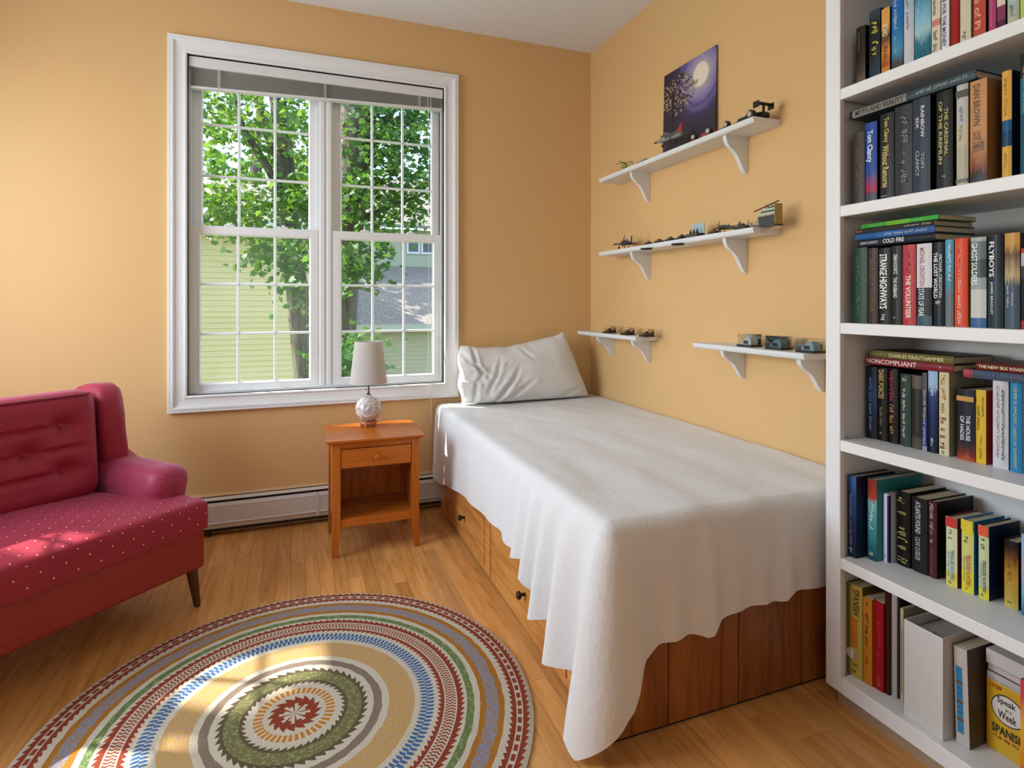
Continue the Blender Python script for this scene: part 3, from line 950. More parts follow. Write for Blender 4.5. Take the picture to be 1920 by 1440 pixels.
# ================================================================ sofa (love seat set across the corner)
SL, SD = 1.36, 0.74
so = thing('loveseat', 'crimson patterned wing-back loveseat with tapered wooden legs', 'sofa', (-1.075, 2.28, 0), math.atan2(0.684, 0.73))
def fabric(name, base, dark, dot, k, dotr, line, lw_, sheen, sideways=False):
    t = NT(name)
    co = t.coord()
    sx = t.n('SeparateXYZ'); t.l(co, sx.inputs[0])
    p = sx.outputs[1] if sideways else sx.outputs[0]
    q = t.math('ADD', sx.outputs[2], sx.outputs[0] if sideways else sx.outputs[1])
    def cell(sgn):
        v = t.math('MULTIPLY', t.math('ADD', p, t.math('MULTIPLY', q, sgn)), k)
        return t.math('SUBTRACT', t.math('FRACT', v), 0.5)
    a, c_ = cell(1.0), cell(-1.0)
    d = t.math('SQRT', t.math('ADD', t.math('MULTIPLY', a, a), t.math('MULTIPLY', c_, c_)))
    dm = t.math('LESS_THAN', d, dotr)
    ln = t.math('GREATER_THAN', t.math('MAXIMUM', t.math('ABSOLUTE', a), t.math('ABSOLUTE', c_)), 0.5 - lw_)
    ring = t.math('LESS_THAN', t.math('ABSOLUTE', t.math('SUBTRACT', d, 0.36)), 0.05)
    col = t.mix(t.noise(co, 9, 3), dark, base)
    col = t.mix(t.math('MULTIPLY', ln, 0.55), col, line)
    col = t.mix(t.math('MULTIPLY', ring, 0.22), col, line)
    col = t.mix(dm, col, dot)
    t.color(col)
    t.set(Roughness=0.5)
    t.b.inputs['Specular IOR Level'].default_value = 0.35
    t.b.inputs['Sheen Weight'].default_value = sheen
    t.b.inputs['Sheen Roughness'].default_value = 0.4
    t.b.inputs['Sheen Tint'].default_value = lin('#E8A8D8')  # lilac tint stands in for sky light on the fabric
    t.bump(t.math('ADD', t.math('MULTIPLY', ln, 0.6), t.noise(co, 300, 2)), 0.15, 0.001)
    return t.m
M_SOFA = fabric('crimson_damask', '#A2243E', '#8A1A30', '#C06A72', 24, 0.055, '#A84458', 0.03, 0.35)
M_SOFA_A = fabric('crimson_damask_arm', '#A83454', '#8E2642', '#C47C92', 30, 0.05, '#B45E80', 0.035, 0.7, True)
M_SOFA_D = fabric('crimson_dotted', '#A01F34', '#861628', '#E6B48C', 15, 0.062, '#A03C4C', 0.02, 0.4)
M_SOFA_B = fabric('brick_red_lattice', '#9E302A', '#8C2622', '#B8705A', 23, 0.05, '#A04A40', 0.035, 0.0)
M_LEG = wood('dark_leg_wood', '#4A2C18', '#5E3A20', '#30190C', 'Z', 2, 0.35, 0.0)
MB().rbox(0, -0.035, 0.222, SL, 0.67, 0.156, 0.014, 6).build('base', M_SOFA_B, so, smooth=True)
# T-shaped seat cushion
def t_cushion():
    bm = bmesh.new()
    pts = [(-0.692, -0.392), (0.692, -0.392), (0.692, -0.235), (0.556, -0.225), (0.552, 0.16), (-0.552, 0.16), (-0.556, -0.225), (-0.692, -0.235)]
    lo = [bm.verts.new((x_, y_, 0.300)) for x_, y_ in pts]
    hi = [bm.verts.new((x_, y_, 0.408)) for x_, y_ in pts]
    bm.faces.new(list(reversed(lo))); bm.faces.new(hi)
    for i in range(len(pts)):
        j = (i + 1) % len(pts)
        bm.faces.new((lo[i], lo[j], hi[j], hi[i]))
    es = [e for e in bm.edges if not (abs(e.verts[0].co.z - e.verts[1].co.z) < 1e-6 and e.verts[0].co.z < 0.31)]
    bmesh.ops.bevel(bm, geom=es, offset=0.034, segments=5, affect='EDGES', profile=0.5)
    bmesh.ops.triangulate(bm, faces=[f for f in bm.faces if len(f.verts) > 4])
    for _ in range(3):
        long = [e for e in bm.edges if e.calc_length() > 0.09]
        if long: bmesh.ops.subdivide_edges(bm, edges=long, cuts=1, use_grid_fill=True)
    bmesh.ops.triangulate(bm, faces=bm.faces[:])
    for v in bm.verts:
        c_ = smooth01((0.60 - abs(v.co.x)) / 0.4) * smooth01((v.co.y + 0.40) / 0.22)
        if v.co.z > 0.35: v.co.z += 0.020 * c_
        # the front roll sags a little between the corners
    bm.verts.index_update()
    b = MB().add([v.co[:] for v in bm.verts], [[v.index for v in f.verts] for f in bm.faces])
    bm.free()
    return b
t_cushion().build('seat_cushion', M_SOFA_D, so, smooth=True, auto=50)
# arms
for s in (1, -1):
    def arm_fn(w, s=s):
        yl = w.y   # local to arm centre
        if w.z > 0: w.z += 0.05 * smooth01((yl - 0.06) / 0.20)
        # rolled, slightly wider top, crease below it on the inner side
        roll = smooth01((w.z + 0.02) / 0.09)
        w.x += s * 0.012 * roll
        if (w.x * s) < 0 and abs(w.z - 0.005) < 0.03: w.x += s * 0.010 * math.cos((w.z - 0.005) / 0.03 * math.pi / 2)
        return w
    ar = MB().rbox(s * 0.630, -0.010, 0.400, 0.165, 0.47, 0.235, 0.062, 14, arm_fn).build('arm', M_SOFA_A, so, smooth=True)
    for yb in (-0.115, 0.03):
        MB().lathe([(0.002, -0.006), (0.010, -0.004), (0.0115, 0.0), (0.009, 0.005)], 12, (s * 0.5455, yb, 0.398), 'X').build('button', M_SOFA_A, ar, smooth=True)
    # wing
    bm = bmesh.new()
    prof = [(0.105, 0.43), (0.085, 0.52), (0.092, 0.62), (0.085, 0.70), (0.10, 0.77), (0.14, 0.812), (0.20, 0.822), (0.29, 0.815), (0.345, 0.80), (0.345, 0.30), (0.15, 0.30)]
    x0_, x1_ = s * 0.575, s * 0.680
    lo = [bm.verts.new((x0_, p[0], p[1])) for p in prof]; hi = [bm.verts.new((x1_, p[0], p[1])) for p in prof]
    bm.faces.new(lo if s < 0 else list(reversed(lo))); bm.faces.new(hi if s > 0 else list(reversed(hi)))
    for i in range(len(prof)):
        j = (i + 1) % len(prof)
        q = (lo[i], lo[j], hi[j], hi[i]); bm.faces.new(q if s > 0 else tuple(reversed(q)))
    bmesh.ops.recalc_face_normals(bm, faces=bm.faces[:])
    es = [e for e in bm.edges if abs(e.verts[0].co.x - e.verts[1].co.x) < 1e-6]
    bmesh.ops.bevel(bm, geom=es, offset=0.036, segments=5, affect='EDGES', profile=0.5, clamp_overlap=True)
    for v in bm.verts:
        v.co.x -= s * 0.03 * smooth01((v.co.z - 0.45) / 0.35) * smooth01((0.22 - v.co.y) / 0.15)
    bm.verts.index_update()
    MB().add([v.co[:] for v in bm.verts], [[v.index for v in f.verts] for f in bm.faces]).build('wing', M_SOFA, so, smooth=True, auto=50)
    bm.free()
    for (yy, sy) in ((-0.335, -1), (0.29, 1)):
        MB().lathe([(0.010, 0.0), (0.012, 0.006), (0.021, 0.15)], 14).build('leg', M_LEG, so, smooth=True, auto=40)
# shift the legs into place (each is its own mesh)
legs = [c_ for c_ in so.children if c_.name.startswith('leg')]
for lg, (xx, yy) in zip(legs, ((0.64, -0.345), (0.62, 0.27), (-0.64, -0.345), (-0.62, 0.27))):
    for v in lg.data.vertices:
        k = 1 - v.co.z / 0.15
        v.co.x += xx + 0.016 * k * (1 if xx > 0 else -1); v.co.y += yy + 0.012 * k * (-1 if yy < 0 else 1)
# back
MB().rbox(0, 0.285, 0.53, 1.20, 0.11, 0.50, 0.04, 8).build('back_frame', M_SOFA, so, smooth=True)
BUT = [(bx, 0.690) for bx in (-0.42, -0.14, 0.14, 0.42)] + [(bx, 0.605) for bx in (-0.30, 0.0, 0.30)] + [(bx, 0.520) for bx in (-0.42, -0.14, 0.14, 0.42)]
def back_fn(w):
    X, Z = w.x, w.z + 0.605
    if w.y < 0:
        dep = 0
        for (bx, bz) in BUT:
            dd = ((X - bx) / 0.040) ** 2 + ((Z - bz) / 0.032) ** 2
            dep = max(dep, math.exp(-dd * 0.9))
        for bz in (0.690, 0.605, 0.520):
            dep = max(dep, 0.42 * math.exp(-((Z - bz) / 0.012) ** 2) * smooth01((0.52 - abs(X)) / 0.08))
        w.y += 0.030 * dep
    w.y += 0.16 * (w.z + 0.2) * 0.55        # lean back
    return w
bc = MB().rbox(0, 0.128, 0.605, 1.10, 0.155, 0.415, 0.055, 64, back_fn).build('back_cushion', M_SOFA, so, smooth=True)
for (bx, bz) in BUT:
    yy = 0.128 - 0.0775 + 0.030 + 0.16 * (bz - 0.605 + 0.2) * 0.55
    MB().lathe([(0.002, 0.006), (0.010, 0.003), (0.012, -0.001), (0.008, -0.006), (0.001, -0.007)], 12, (bx, yy, bz), 'Y').build('button', M_SOFA, bc, smooth=True)
zt_ = 0.605 + 0.2075 - 0.012
MB().tube([(-0.52, 0.128 - 0.062 + 0.16 * 0.39 * 0.55, zt_), (0.52, 0.128 - 0.062 + 0.16 * 0.39 * 0.55, zt_)], 0.005, 8).build('piping', M_SOFA, bc, smooth=True)
# ================================================================ wall shelves
SHX = XR - 0.001
def wall_shelf(label, y0, y1, zu, brs, bh, pucks=()):
    s = thing('wall_shelf', label, 'shelf', (SHX, (y0 + y1) / 2, zu), group='white wall shelves')
    org = tuple(s.location)
    D = 0.135
    prof = [(SHX, zu), (SHX - D + 0.008, zu), (SHX - D + 0.002, zu + 0.006), (SHX - D + 0.002, zu + 0.010), (SHX - D, zu + 0.012), (SHX - D, zu + 0.019), (SHX - D + 0.003, zu + 0.022), (SHX, zu + 0.022)]
    MB().prism(prof, y0, y1, 'Y').build('board', M_SHELF, s, org=org)
    k = bh / 0.146
    out = [(0, 0), (0.112, 0), (0.112, -0.007), (0.110, -0.018), (0.105, -0.029), (0.096, -0.040), (0.083, -0.050), (0.068, -0.060), (0.055, -0.073), (0.044, -0.090), (0.033, -0.110), (0.022, -0.129), (0.011, -0.141), (0, -0.146)]
    for yb in brs:
        MB().prism([(SHX - d, zu + z * k) for d, z in out], yb - 0.009, yb + 0.009, 'Y').build('bracket', M_SHELF, s, org=org)
    for (px, py) in pucks:
        p = onZ(px, py, zu)
        MB().lathe([(0.026, -0.006), (0.030, -0.001), (0.030, 0.0)], 24, (p.x, p.y, zu)).build('puck', M_DARK, s, org=org)
    return s
Z_UP, Z_MID, Z_LOW = 1.843, 1.424, 0.963
wall_shelf('long white wall shelf that carries the night painting', 1.70, 2.876, Z_UP, (2.58, 1.88), 0.152)
wall_shelf('long white wall shelf below the one with the painting', 1.70, 2.876, Z_MID, (2.577, 1.882), 0.146, ((1212, 465.6), (1271, 457)))
wall_shelf('short white wall shelf above the pillow', 2.50, 3.14, Z_LOW, (2.57, 2.94), 0.122)
wall_shelf('short white wall shelf next to the bookcase', 1.47, 2.05, Z_LOW, (1.512, 1.896), 0.122)
TH = 0.022

# painting
def painting():
    t = NT('night_painting')
    co = t.coord()
    sx = t.n('SeparateXYZ'); t.l(co, sx.inputs[0])
    U = t.math('MULTIPLY', sx.outputs[1], -1.0)         # rightwards, metres from the centre line
    V = sx.outputs[2]
    n1 = t.noise(co, 14, 3)
    def dist(u0, v0, su=1.0, sv=1.0):
        a = t.math('MULTIPLY', t.math('SUBTRACT', U, u0), su); c_ = t.math('MULTIPLY', t.math('SUBTRACT', V, v0), sv)
        return t.math('SQRT', t.math('ADD', t.math('MULTIPLY', a, a), t.math('MULTIPLY', c_, c_)))
    d = dist(0.088, 0.345)
    wv = t.math('MULTIPLY', t.math('SUBTRACT', n1, 0.5), 0.035)
    d2 = t.math('ADD', d, t.math('MULTIPLY', wv, t.math('GREATER_THAN', d, 0.056)))
    col = t.ramp(t.math('MULTIPLY', d2, 3.0), [(0.0, '#E9DCCD'), (0.155, '#E4D8CC'), (0.175, '#A9A2A6'), (0.25, '#958BB4'), (0.36, '#766BA2'), (0.40, '#4E4480'), (0.45, '#645890'), (0.52, '#392E5A'), (0.68, '#2A2138'), (1.0, '#241B2C')])
    # blossoming branch
    e = dist(-0.075, 0.300, 0.72, 1.0)
    vo = t.n('TexVoronoi'); vo.inputs['Scale'].default_value = 72; t.l(co, vo.inputs['Vector'])
    near = t.math('LESS_THAN', t.math('ADD', e, t.math('MULTIPLY', t.noise(co, 26, 3), 0.10)), 0.145)
    bl_ = t.math('MULTIPLY', near, t.math('LESS_THAN', vo.outputs['Distance'], 0.40))
    dk = t.math('MULTIPLY', near, t.math('GREATER_THAN', t.noise(co, 40, 4, 0.7, 1.0), 0.52))
    col = t.mix(dk, col, '#2A2024')
    col = t.mix(t.math('MULTIPLY', bl_, 0.85), col, t.ramp(t.noise(co, 70, 2), [(0.4, '#8E7A52'), (0.6, '#C3AF8C')]))
    trunk = t.math('LESS_THAN', t.math('ABSOLUTE', t.math('ADD', t.math('ADD', U, 0.115), t.math('MULTIPLY', t.math('SUBTRACT', t.noise(co, 9, 2), 0.5), 0.05))), 0.012)
    col = t.mix(t.math('MULTIPLY', trunk, t.math('LESS_THAN', V, 0.33)), col, '#1C1620')
    st = t.math('GREATER_THAN', t.noise(co, 75, 1), 0.80)
    col = t.mix(st, col, '#9A8AA0')
    t.color(col); t.set(Roughness=0.5)
    return t.m
PY0, PY1 = 2.048, 2.432
PH, PX, PZ = 0.437, XR - 0.004, Z_UP + TH
pb = MB().box(-0.004, 0.0, -(PY1 - PY0) / 2, (PY1 - PY0) / 2, 0, PH)
o = pb.build('night_painting', painting())
o.location = (PX - 0.012, (PY0 + PY1) / 2, PZ)
o.rotation_euler = (0, math.atan2(0.010, PH), 0)
tag(o, 'unframed painting of a full moon and blossoming tree in purple night', 'painting')

# ---------------------------------------------------------------- toys on the shelves
def toy(name, label, px, dx, zs, rz=0.0, group=None, cat='toy'):
    """dx = distance of the toy's centre from the wall; placed by its column on the shelf"""
    X = XR - dx
    d = ray(px, 500)
    return thing(name, label, cat, (X, X * d.y / d.x, zs), rz, group)
# toys are built with +y as their nose direction, z up
GREY, BLK, OLV, NAVY, RED = plain('#8D8F8E', 0.35), plain('#171512', 0.3), plain('#4E4A2C', 0.5), plain('#20243C', 0.3), plain('#A3252B', 0.3)
BRN, SILV, LIME = plain('#3C2A1C', 0.5), plain('#B4B6B0', 0.25, 0.4), plain('#8A9A3C', 0.4)
RUB = plain('#15130F', 0.6); HUB = plain('#B9B3A4', 0.35, 0.4)
def helicopter(t):
    MB().rbox(0, 0, 0.022, 0.018, 0.038, 0.02, 0.009, 5).build('cabin', LIME, t, smooth=True)
    MB().tube([(0, -0.015, 0.025), (0, -0.05, 0.030)], [0.004, 0.002], 8).box(-0.001, 0.001, -0.054, -0.046, 0.026, 0.040).build('tail', LIME, t)
    MB().box(-0.05, 0.05, -0.003, 0.003, 0.039, 0.0405).box(-0.003, 0.003, -0.05, 0.05, 0.0405, 0.042).lathe([(0.002, 0.03), (0.002, 0.042)], 8).build('rotor', BLK, t)
    for s in (-1, 1):
        MB().tube([(s * 0.011, -0.02, 0.0015), (s * 0.011, 0.024, 0.0015), (s * 0.011, 0.03, 0.005)], 0.0015, 6).tube([(s * 0.011, 0.0, 0.0015), (s * 0.006, 0, 0.014)], 0.0012, 6).build('skid', BLK, t)
def boat(t):
    MB().prism([(-0.010, 0.0), (0.010, 0.0), (0.012, 0.008), (-0.012, 0.008)], -0.05, 0.045, 'Y').build('hull', plain('#5A5648', 0.4), t)
    MB().box(-0.006, 0.006, -0.02, 0.015, 0.008, 0.014).box(-0.003, 0.003, -0.008, 0.004, 0.014, 0.018).build('deckhouse', GREY, t)
def jet(t, s=1.0, fin=RED, stand=0.0):
    z = 0.026 * s + stand
    if stand: MB().cbox(-0.014, 0.014, -0.026, 0.018, 0, 0.003, 0.001).tube([(0, -0.004, 0.003), (0, -0.004, z - 0.008 * s)], 0.0022, 8).build('stand', BLK, t)
    MB().tube([(0, 0.062 * s, z), (0, 0.05 * s, z), (0, 0.02 * s, z + 0.002 * s), (0, -0.05 * s, z), (0, -0.068 * s, z)], [0.0045 * s, 0.007 * s, 0.0105 * s, 0.0105 * s, 0.007 * s], 12).build('fuselage', GREY, t, smooth=True, auto=40)
    MB().tube([(0, 0.061 * s, z), (0, 0.072 * s, z), (0, 0.082 * s, z)], [0.0045 * s, 0.0035 * s, 0.0006 * s], 10).build('nose', BLK, t, smooth=True)
    for q in (-1, 1):
        MB().prism([(q * 0.006 * s, 0.012 * s), (q * 0.055 * s, -0.028 * s), (q * 0.055 * s, -0.042 * s), (q * 0.006 * s, -0.048 * s)], z - 0.002 * s, z + 0.001 * s, 'Z').build('wing', GREY, t)
        MB().prism([(q * 0.006 * s, -0.045 * s), (q * 0.028 * s, -0.062 * s), (q * 0.028 * s, -0.072 * s), (q * 0.006 * s, -0.068 * s)], z, z + 0.002 * s, 'Z').build('tailplane', GREY, t)
    MB().prism([(-0.035 * s, z + 0.008 * s), (-0.060 * s, z + 0.034 * s), (-0.071 * s, z + 0.034 * s), (-0.066 * s, z + 0.006 * s)], -0.0012 * s, 0.0012 * s, 'X').build('tail_fin', fin, t)
    MB().rbox(0, 0.028 * s, z + 0.011 * s, 0.009 * s, 0.026 * s, 0.009 * s, 0.004 * s, 3).build('canopy', BLK, t, smooth=True)
    for (xx, yy) in ((0, 0.035 * s), (-0.012 * s, -0.02 * s), (0.012 * s, -0.02 * s)):
        MB().tube([(xx, yy, z), (xx, yy, z - 0.019 * s)], 0.0012 * s, 6).lathe([(0.0045 * s, -0.0015 * s), (0.0045 * s, 0.0015 * s)], 12, (xx, yy, z - 0.0215 * s), 'X').build('wheel', RUB, t)
def racer(t, body, L=0.17, wing=True):
    h = L / 2
    MB().prism([(h, 0.010), (h, 0.014), (h * 0.35, 0.020), (h * 0.20, 0.030), (h * 0.05, 0.022), (-h * 0.15, 0.034), (-h * 0.30, 0.040), (-h * 0.75, 0.024), (-h, 0.020), (-h, 0.008), (h * 0.3, 0.006)], -0.010, 0.010, 'X').build('body', body, t)
    MB().box(-0.026, 0.026, -h * 0.45, h * 0.15, 0.006, 0.022).build('side_pods', body, t)
    MB().box(-0.034, 0.034, h * 0.88, h * 1.02, 0.006, 0.009).build('front_wing', body, t)
    if wing:
        w = MB().box(-0.036, 0.036, -h * 1.05, -h * 0.82, 0.050, 0.053)
        for q in (-1, 1): w.box(q * 0.036 - 0.001, q * 0.036 + 0.001, -h * 1.08, -h * 0.78, 0.034, 0.058)
        w.box(-0.002, 0.002, -h * 0.98, -h * 0.88, 0.018, 0.052).build('rear_wing', BLK, t)
    for yy, r in ((h * 0.66, 0.0145), (-h * 0.66, 0.0165)):
        for q in (-1, 1):
            wl_ = MB().lathe([(r * 0.6, -0.009), (r, -0.007), (r, 0.007), (r * 0.6, 0.009)], 20, (q * 0.034, yy, r), 'X').build('wheel', RUB, t, smooth=True, auto=40)
            MB().lathe([(r * 0.62, -0.0005), (r * 0.55, 0.0008)], 16, (q * 0.034 + q * 0.0093, yy, r), 'X').build('hub', HUB, wl_)
        MB().tube([(-0.03, yy, r), (0.03, yy, r)], 0.0018, 6).build('axle', BLK, t)
def prop_plane(t, body, s=1.0, blades=True, lw_=0.085):
    z = 0.024 * s
    MB().tube([(0, 0.058 * s, z + 0.006 * s), (0, 0.050 * s, z + 0.006 * s), (0, 0.01 * s, z + 0.006 * s), (0, -0.05 * s, z - 0.004 * s), (0, -0.078 * s, z - 0.008 * s)], [0.008 * s, 0.0125 * s, 0.0135 * s, 0.007 * s, 0.003 * s], 12).build('fuselage', body, t, smooth=True)
    for q in (-1, 1):
        MB().prism([(q * 0.008 * s, 0.036 * s), (q * lw_ * s, 0.026 * s), (q * lw_ * s, 0.010 * s), (q * 0.008 * s, -0.004 * s)], z - 0.002 * s, z + 0.001 * s, 'Z').build('wing', body, t)
        MB().tube([(q * 0.022 * s, 0.03 * s, z), (q * 0.022 * s, 0.034 * s, 0.007 * s)], 0.0012 * s, 6).lathe([(0.007 * s, -0.002 * s), (0.007 * s, 0.002 * s)], 12, (q * 0.022 * s, 0.034 * s, 0.007 * s), 'X').build('wheel', RUB, t)
    MB().prism([(-0.058 * s, z - 0.002 * s), (-0.072 * s, z + 0.026 * s), (-0.082 * s, z + 0.026 * s), (-0.082 * s, z - 0.006 * s)], -0.001 * s, 0.001 * s, 'X').build('tail_fin', body, t)
    MB().box(-0.026 * s, 0.026 * s, -0.080 * s, -0.066 * s, z - 0.006 * s, z - 0.004 * s).build('tailplane', body, t)
    MB().rbox(0, 0.004 * s, z + 0.019 * s, 0.011 * s, 0.028 * s, 0.012 * s, 0.005 * s, 3).build('canopy', SILV, t, smooth=True)
    if blades:
        for k in range(3):
            a = math.radians(20 + 120 * k)
            MB().tube([(0, 0.0605 * s, z + 0.006 * s), (0.045 * s * math.sin(a), 0.0615 * s, z + 0.006 * s + 0.045 * s * math.cos(a))], [0.0025 * s, 0.0012 * s], 6).build('propeller_blade', BRN, t)
        MB().lathe([(0.005 * s, 0.0), (0.003 * s, 0.006 * s), (0.0005 * s, 0.009 * s)], 10, (0, 0.0585 * s, z + 0.006 * s), 'Y').build('spinner', BRN, t, smooth=True)
def tank(t, col, s=1.0):
    for q in (-1, 1):
        MB().prism([(-0.022 * s, 0.0), (0.018 * s, 0.0), (0.025 * s, 0.006 * s), (0.024 * s, 0.010 * s), (-0.026 * s, 0.010 * s), (-0.027 * s, 0.005 * s)], q * 0.012 * s - 0.0035 * s, q * 0.012 * s + 0.0035 * s, 'X').build('track', RUB, t)
    MB().prism([(-0.025 * s, 0.005 * s), (0.022 * s, 0.005 * s), (0.024 * s, 0.010 * s), (0.014 * s, 0.014 * s), (-0.024 * s, 0.014 * s)], -0.0085 * s, 0.0085 * s, 'X').build('hull', col, t)
    MB().lathe([(0.0095 * s, 0.014 * s), (0.0085 * s, 0.021 * s), (0.005 * s, 0.0225 * s)], 12, (0, -0.003 * s, 0)).build('turret', col, t)
    MB().tube([(0, 0.004 * s, 0.018 * s), (0, 0.036 * s, 0.0195 * s)], 0.0014 * s, 6).build('gun', col, t)

ZU, ZM, ZL = Z_UP + TH, Z_MID + TH, Z_LOW + TH
helicopter(toy('toy_helicopter', 'tiny lime green toy helicopter with black rotor', 1170, 0.112, ZU, 0.5))
boat(toy('toy_boat', 'low grey toy boat between the helicopter and the painting', 1207, 0.112, ZU))
jet(toy('toy_jet', 'grey toy jet with black nose and red tail fin', 1254, 0.105, ZU, 0.10), 1.3, RED, 0.038)
jet(toy('toy_jet', 'small plain grey toy jet parked close against the painting', 1306, 0.052, ZU, -0.3), 0.62, GREY)
t = toy('toy_racing_car', 'red toy racing car with silver hubs below the painting', 1327, 0.092, ZU, 0.05); racer(t, RED, 0.135, False)
t = toy('toy_racing_car', 'black toy racing car with a tall rear wing', 1398, 0.085, ZU, 0.0); racer(t, BLK, 0.20)
prop_plane(toy('toy_propeller_plane', 'navy toy propeller plane at the end of the shelf', 1174, 0.098, ZM, -0.25), NAVY, 1.2, True, 0.05)
for i, (px, dx, c_, s, lab) in enumerate(((1216, 0.11, OLV, 0.85, 'tiny olive toy tank next to the navy propeller plane'), (1236, 0.108, BRN, 0.95, 'small brown toy tank, second along from the navy plane'),
        (1257, 0.108, OLV, 1.0, 'olive toy tank, third along from the navy plane'), (1278, 0.11, plain('#2E2B22', 0.5), 1.0, 'near-black toy tank beside the pale blue diorama'),
        (1338, 0.11, plain('#46341F', 0.5), 0.9, 'dark brown toy tank on the far side of the blue diorama'), (1391, 0.108, plain('#35241A', 0.5), 1.1, 'dark brown toy tank in front of the silver plane'))):
    tank(toy('toy_tank', lab, px, dx, ZM, 0.15 * math.sin(i * 1.7)), c_, s)
prop_plane(toy('toy_propeller_plane', 'small dark olive toy plane standing among the tanks', 1364, 0.105, ZM, 0.2), plain('#3A3222', 0.4), 0.75, True, 0.05)
prop_plane(toy('toy_propeller_plane', 'silver toy plane beside the striped model ship case', 1408, 0.050, ZM, -0.35), SILV, 0.72, True, 0.045)
# pale blue diorama
t = toy('toy_diorama', 'little diorama of dark figures before a pale blue card', 1303, 0.106, ZM, 0)
MB().box(-0.022, 0.022, -0.040, 0.040, 0, 0.016).build('base', plain('#3B3A38', 0.6), t)
MB().box(0.018, 0.021, -0.040, 0.040, 0.016, 0.062).build('card', plain('#9DB6BE', 0.6), t)
for k in range(3):
    y = -0.022 + 0.022 * k
    MB().lathe([(0.006, 0.016), (0.0045, 0.026), (0.0025, 0.029), (0.0035, 0.034), (0.001, 0.037)], 10, (-0.006, y, 0)).build('figure', BLK, t, smooth=True)
# model ship in a box at the end of the middle shelf
t = toy('model_ship_case', 'boxed model ship with mint striped sails and dark hull', 1442, 0.085, ZM, 0)
MB().box(-0.024, 0.024, -0.045, 0.045, 0, 0.004).build('base', BLK, t)
MB().prism([(-0.035, 0.004), (0.035, 0.004), (0.042, 0.040), (-0.042, 0.040)], -0.014, 0.014, 'X').build('hull', plain('#22241C', 0.4), t)
MB().box(-0.019, 0.017, -0.047, -0.044, 0.004, 0.080).build('end_board', plain('#9A8450', 0.6), t)
M_MINT = plain('#A9C9B8', 0.5)
for k in range(4):
    z = 0.044 + 0.008 * k
    MB().prism([(-0.042 + 0.002 * k, z), (0.040 - 0.012 * k, z), (0.036 - 0.012 * k, z + 0.0062), (-0.042 + 0.002 * k, z + 0.0062)], -0.018 + 0.003 * k, -0.014 + 0.003 * k, 'X').build('sail', M_MINT if k % 2 == 0 else plain('#4A5650', 0.5), t)
for yy in (-0.02, 0.012):
    MB().tube([(-0.004, yy, 0.04), (-0.004, yy, 0.086)], 0.0012, 6).build('mast', BRN, t)
MB().tube([(-0.02, 0.055, 0.062), (0.0, -0.048, 0.090)], 0.0022, 6).build('yard', BLK, t)

# acrylic display cases
def acrylic():
    t = NT('clear_acrylic')
    t.t.nodes.remove(t.b)
    tr = t.n('BsdfTransparent'); tr.inputs[0].default_value = (0.95, 0.97, 0.96, 1)
    gl = t.n('BsdfGlossy'); gl.inputs['Roughness'].default_value = 0.05
    fr = t.n('Fresnel'); fr.inputs['IOR'].default_value = 1.45
    ms = t.n('MixShader'); t.l(fr.outputs[0], ms.inputs[0]); t.l(tr.outputs[0], ms.inputs[1]); t.l(gl.outputs[0], ms.inputs[2]); t.l(ms.outputs[0], t.out.inputs[0])
    return t.m
M_ACR = acrylic()
def case(t, w, d, h):
    MB().cbox(-d / 2, d / 2, -w / 2, w / 2, 0, 0.008, 0.001).build('base', BLK, t)
    MB().box(-d / 2 + 0.003, d / 2 - 0.003, -w / 2 + 0.003, w / 2 - 0.003, 0.0085, h).build('case', M_ACR, t)
for px, lab in ((1143, 'clear case with a dark model tank, the one nearest the window wall'), (1177, 'clear case with a dark model tank, middle of the three above the pillow'), (1213, 'clear case with a dark model tank at the shelf end over the bed')):
    t = toy('display_case', lab, px, 0.075, ZL, 0, 'model cases on the short shelf above the pillow', 'display case'); case(t, 0.064, 0.055, 0.040)
    tk = MB().box(-0.014, 0.014, -0.026, 0.024, 0.009, 0.017).lathe([(0.011, 0.017), (0.010, 0.025), (0.006, 0.027)], 12, (0, 0.002, 0)).tube([(0, 0.01, 0.021), (0, 0.034, 0.022)], 0.0016, 6).build('model', BRN, t)
for px, c1, lab in ((1405, '#B9C7CE', 'clear case with a pale grey-blue model inside'), (1460, '#5D828E', 'clear case with a teal blue model, middle of the three by the bookcase'), (1520, '#7FA3B4', 'clear case with a light blue model right beside the bookcase')):
    t = toy('display_case', lab, px, 0.072, ZL, 0, 'model cases on the short shelf by the bookcase', 'display case'); case(t, 0.078, 0.058, 0.050)
    MB().prism([(-0.028, 0.009), (0.022, 0.009), (0.022, 0.020), (0.008, 0.028), (-0.004, 0.038), (-0.020, 0.038), (-0.028, 0.024)], -0.018, 0.016, 'X').build('model', plain(c1, 0.35), t)
    MB().box(-0.019, -0.017, -0.012, 0.012, 0.012, 0.024).box(0.017, 0.019, -0.03, 0.0, 0.01, 0.03).build('trim', BLK, t)

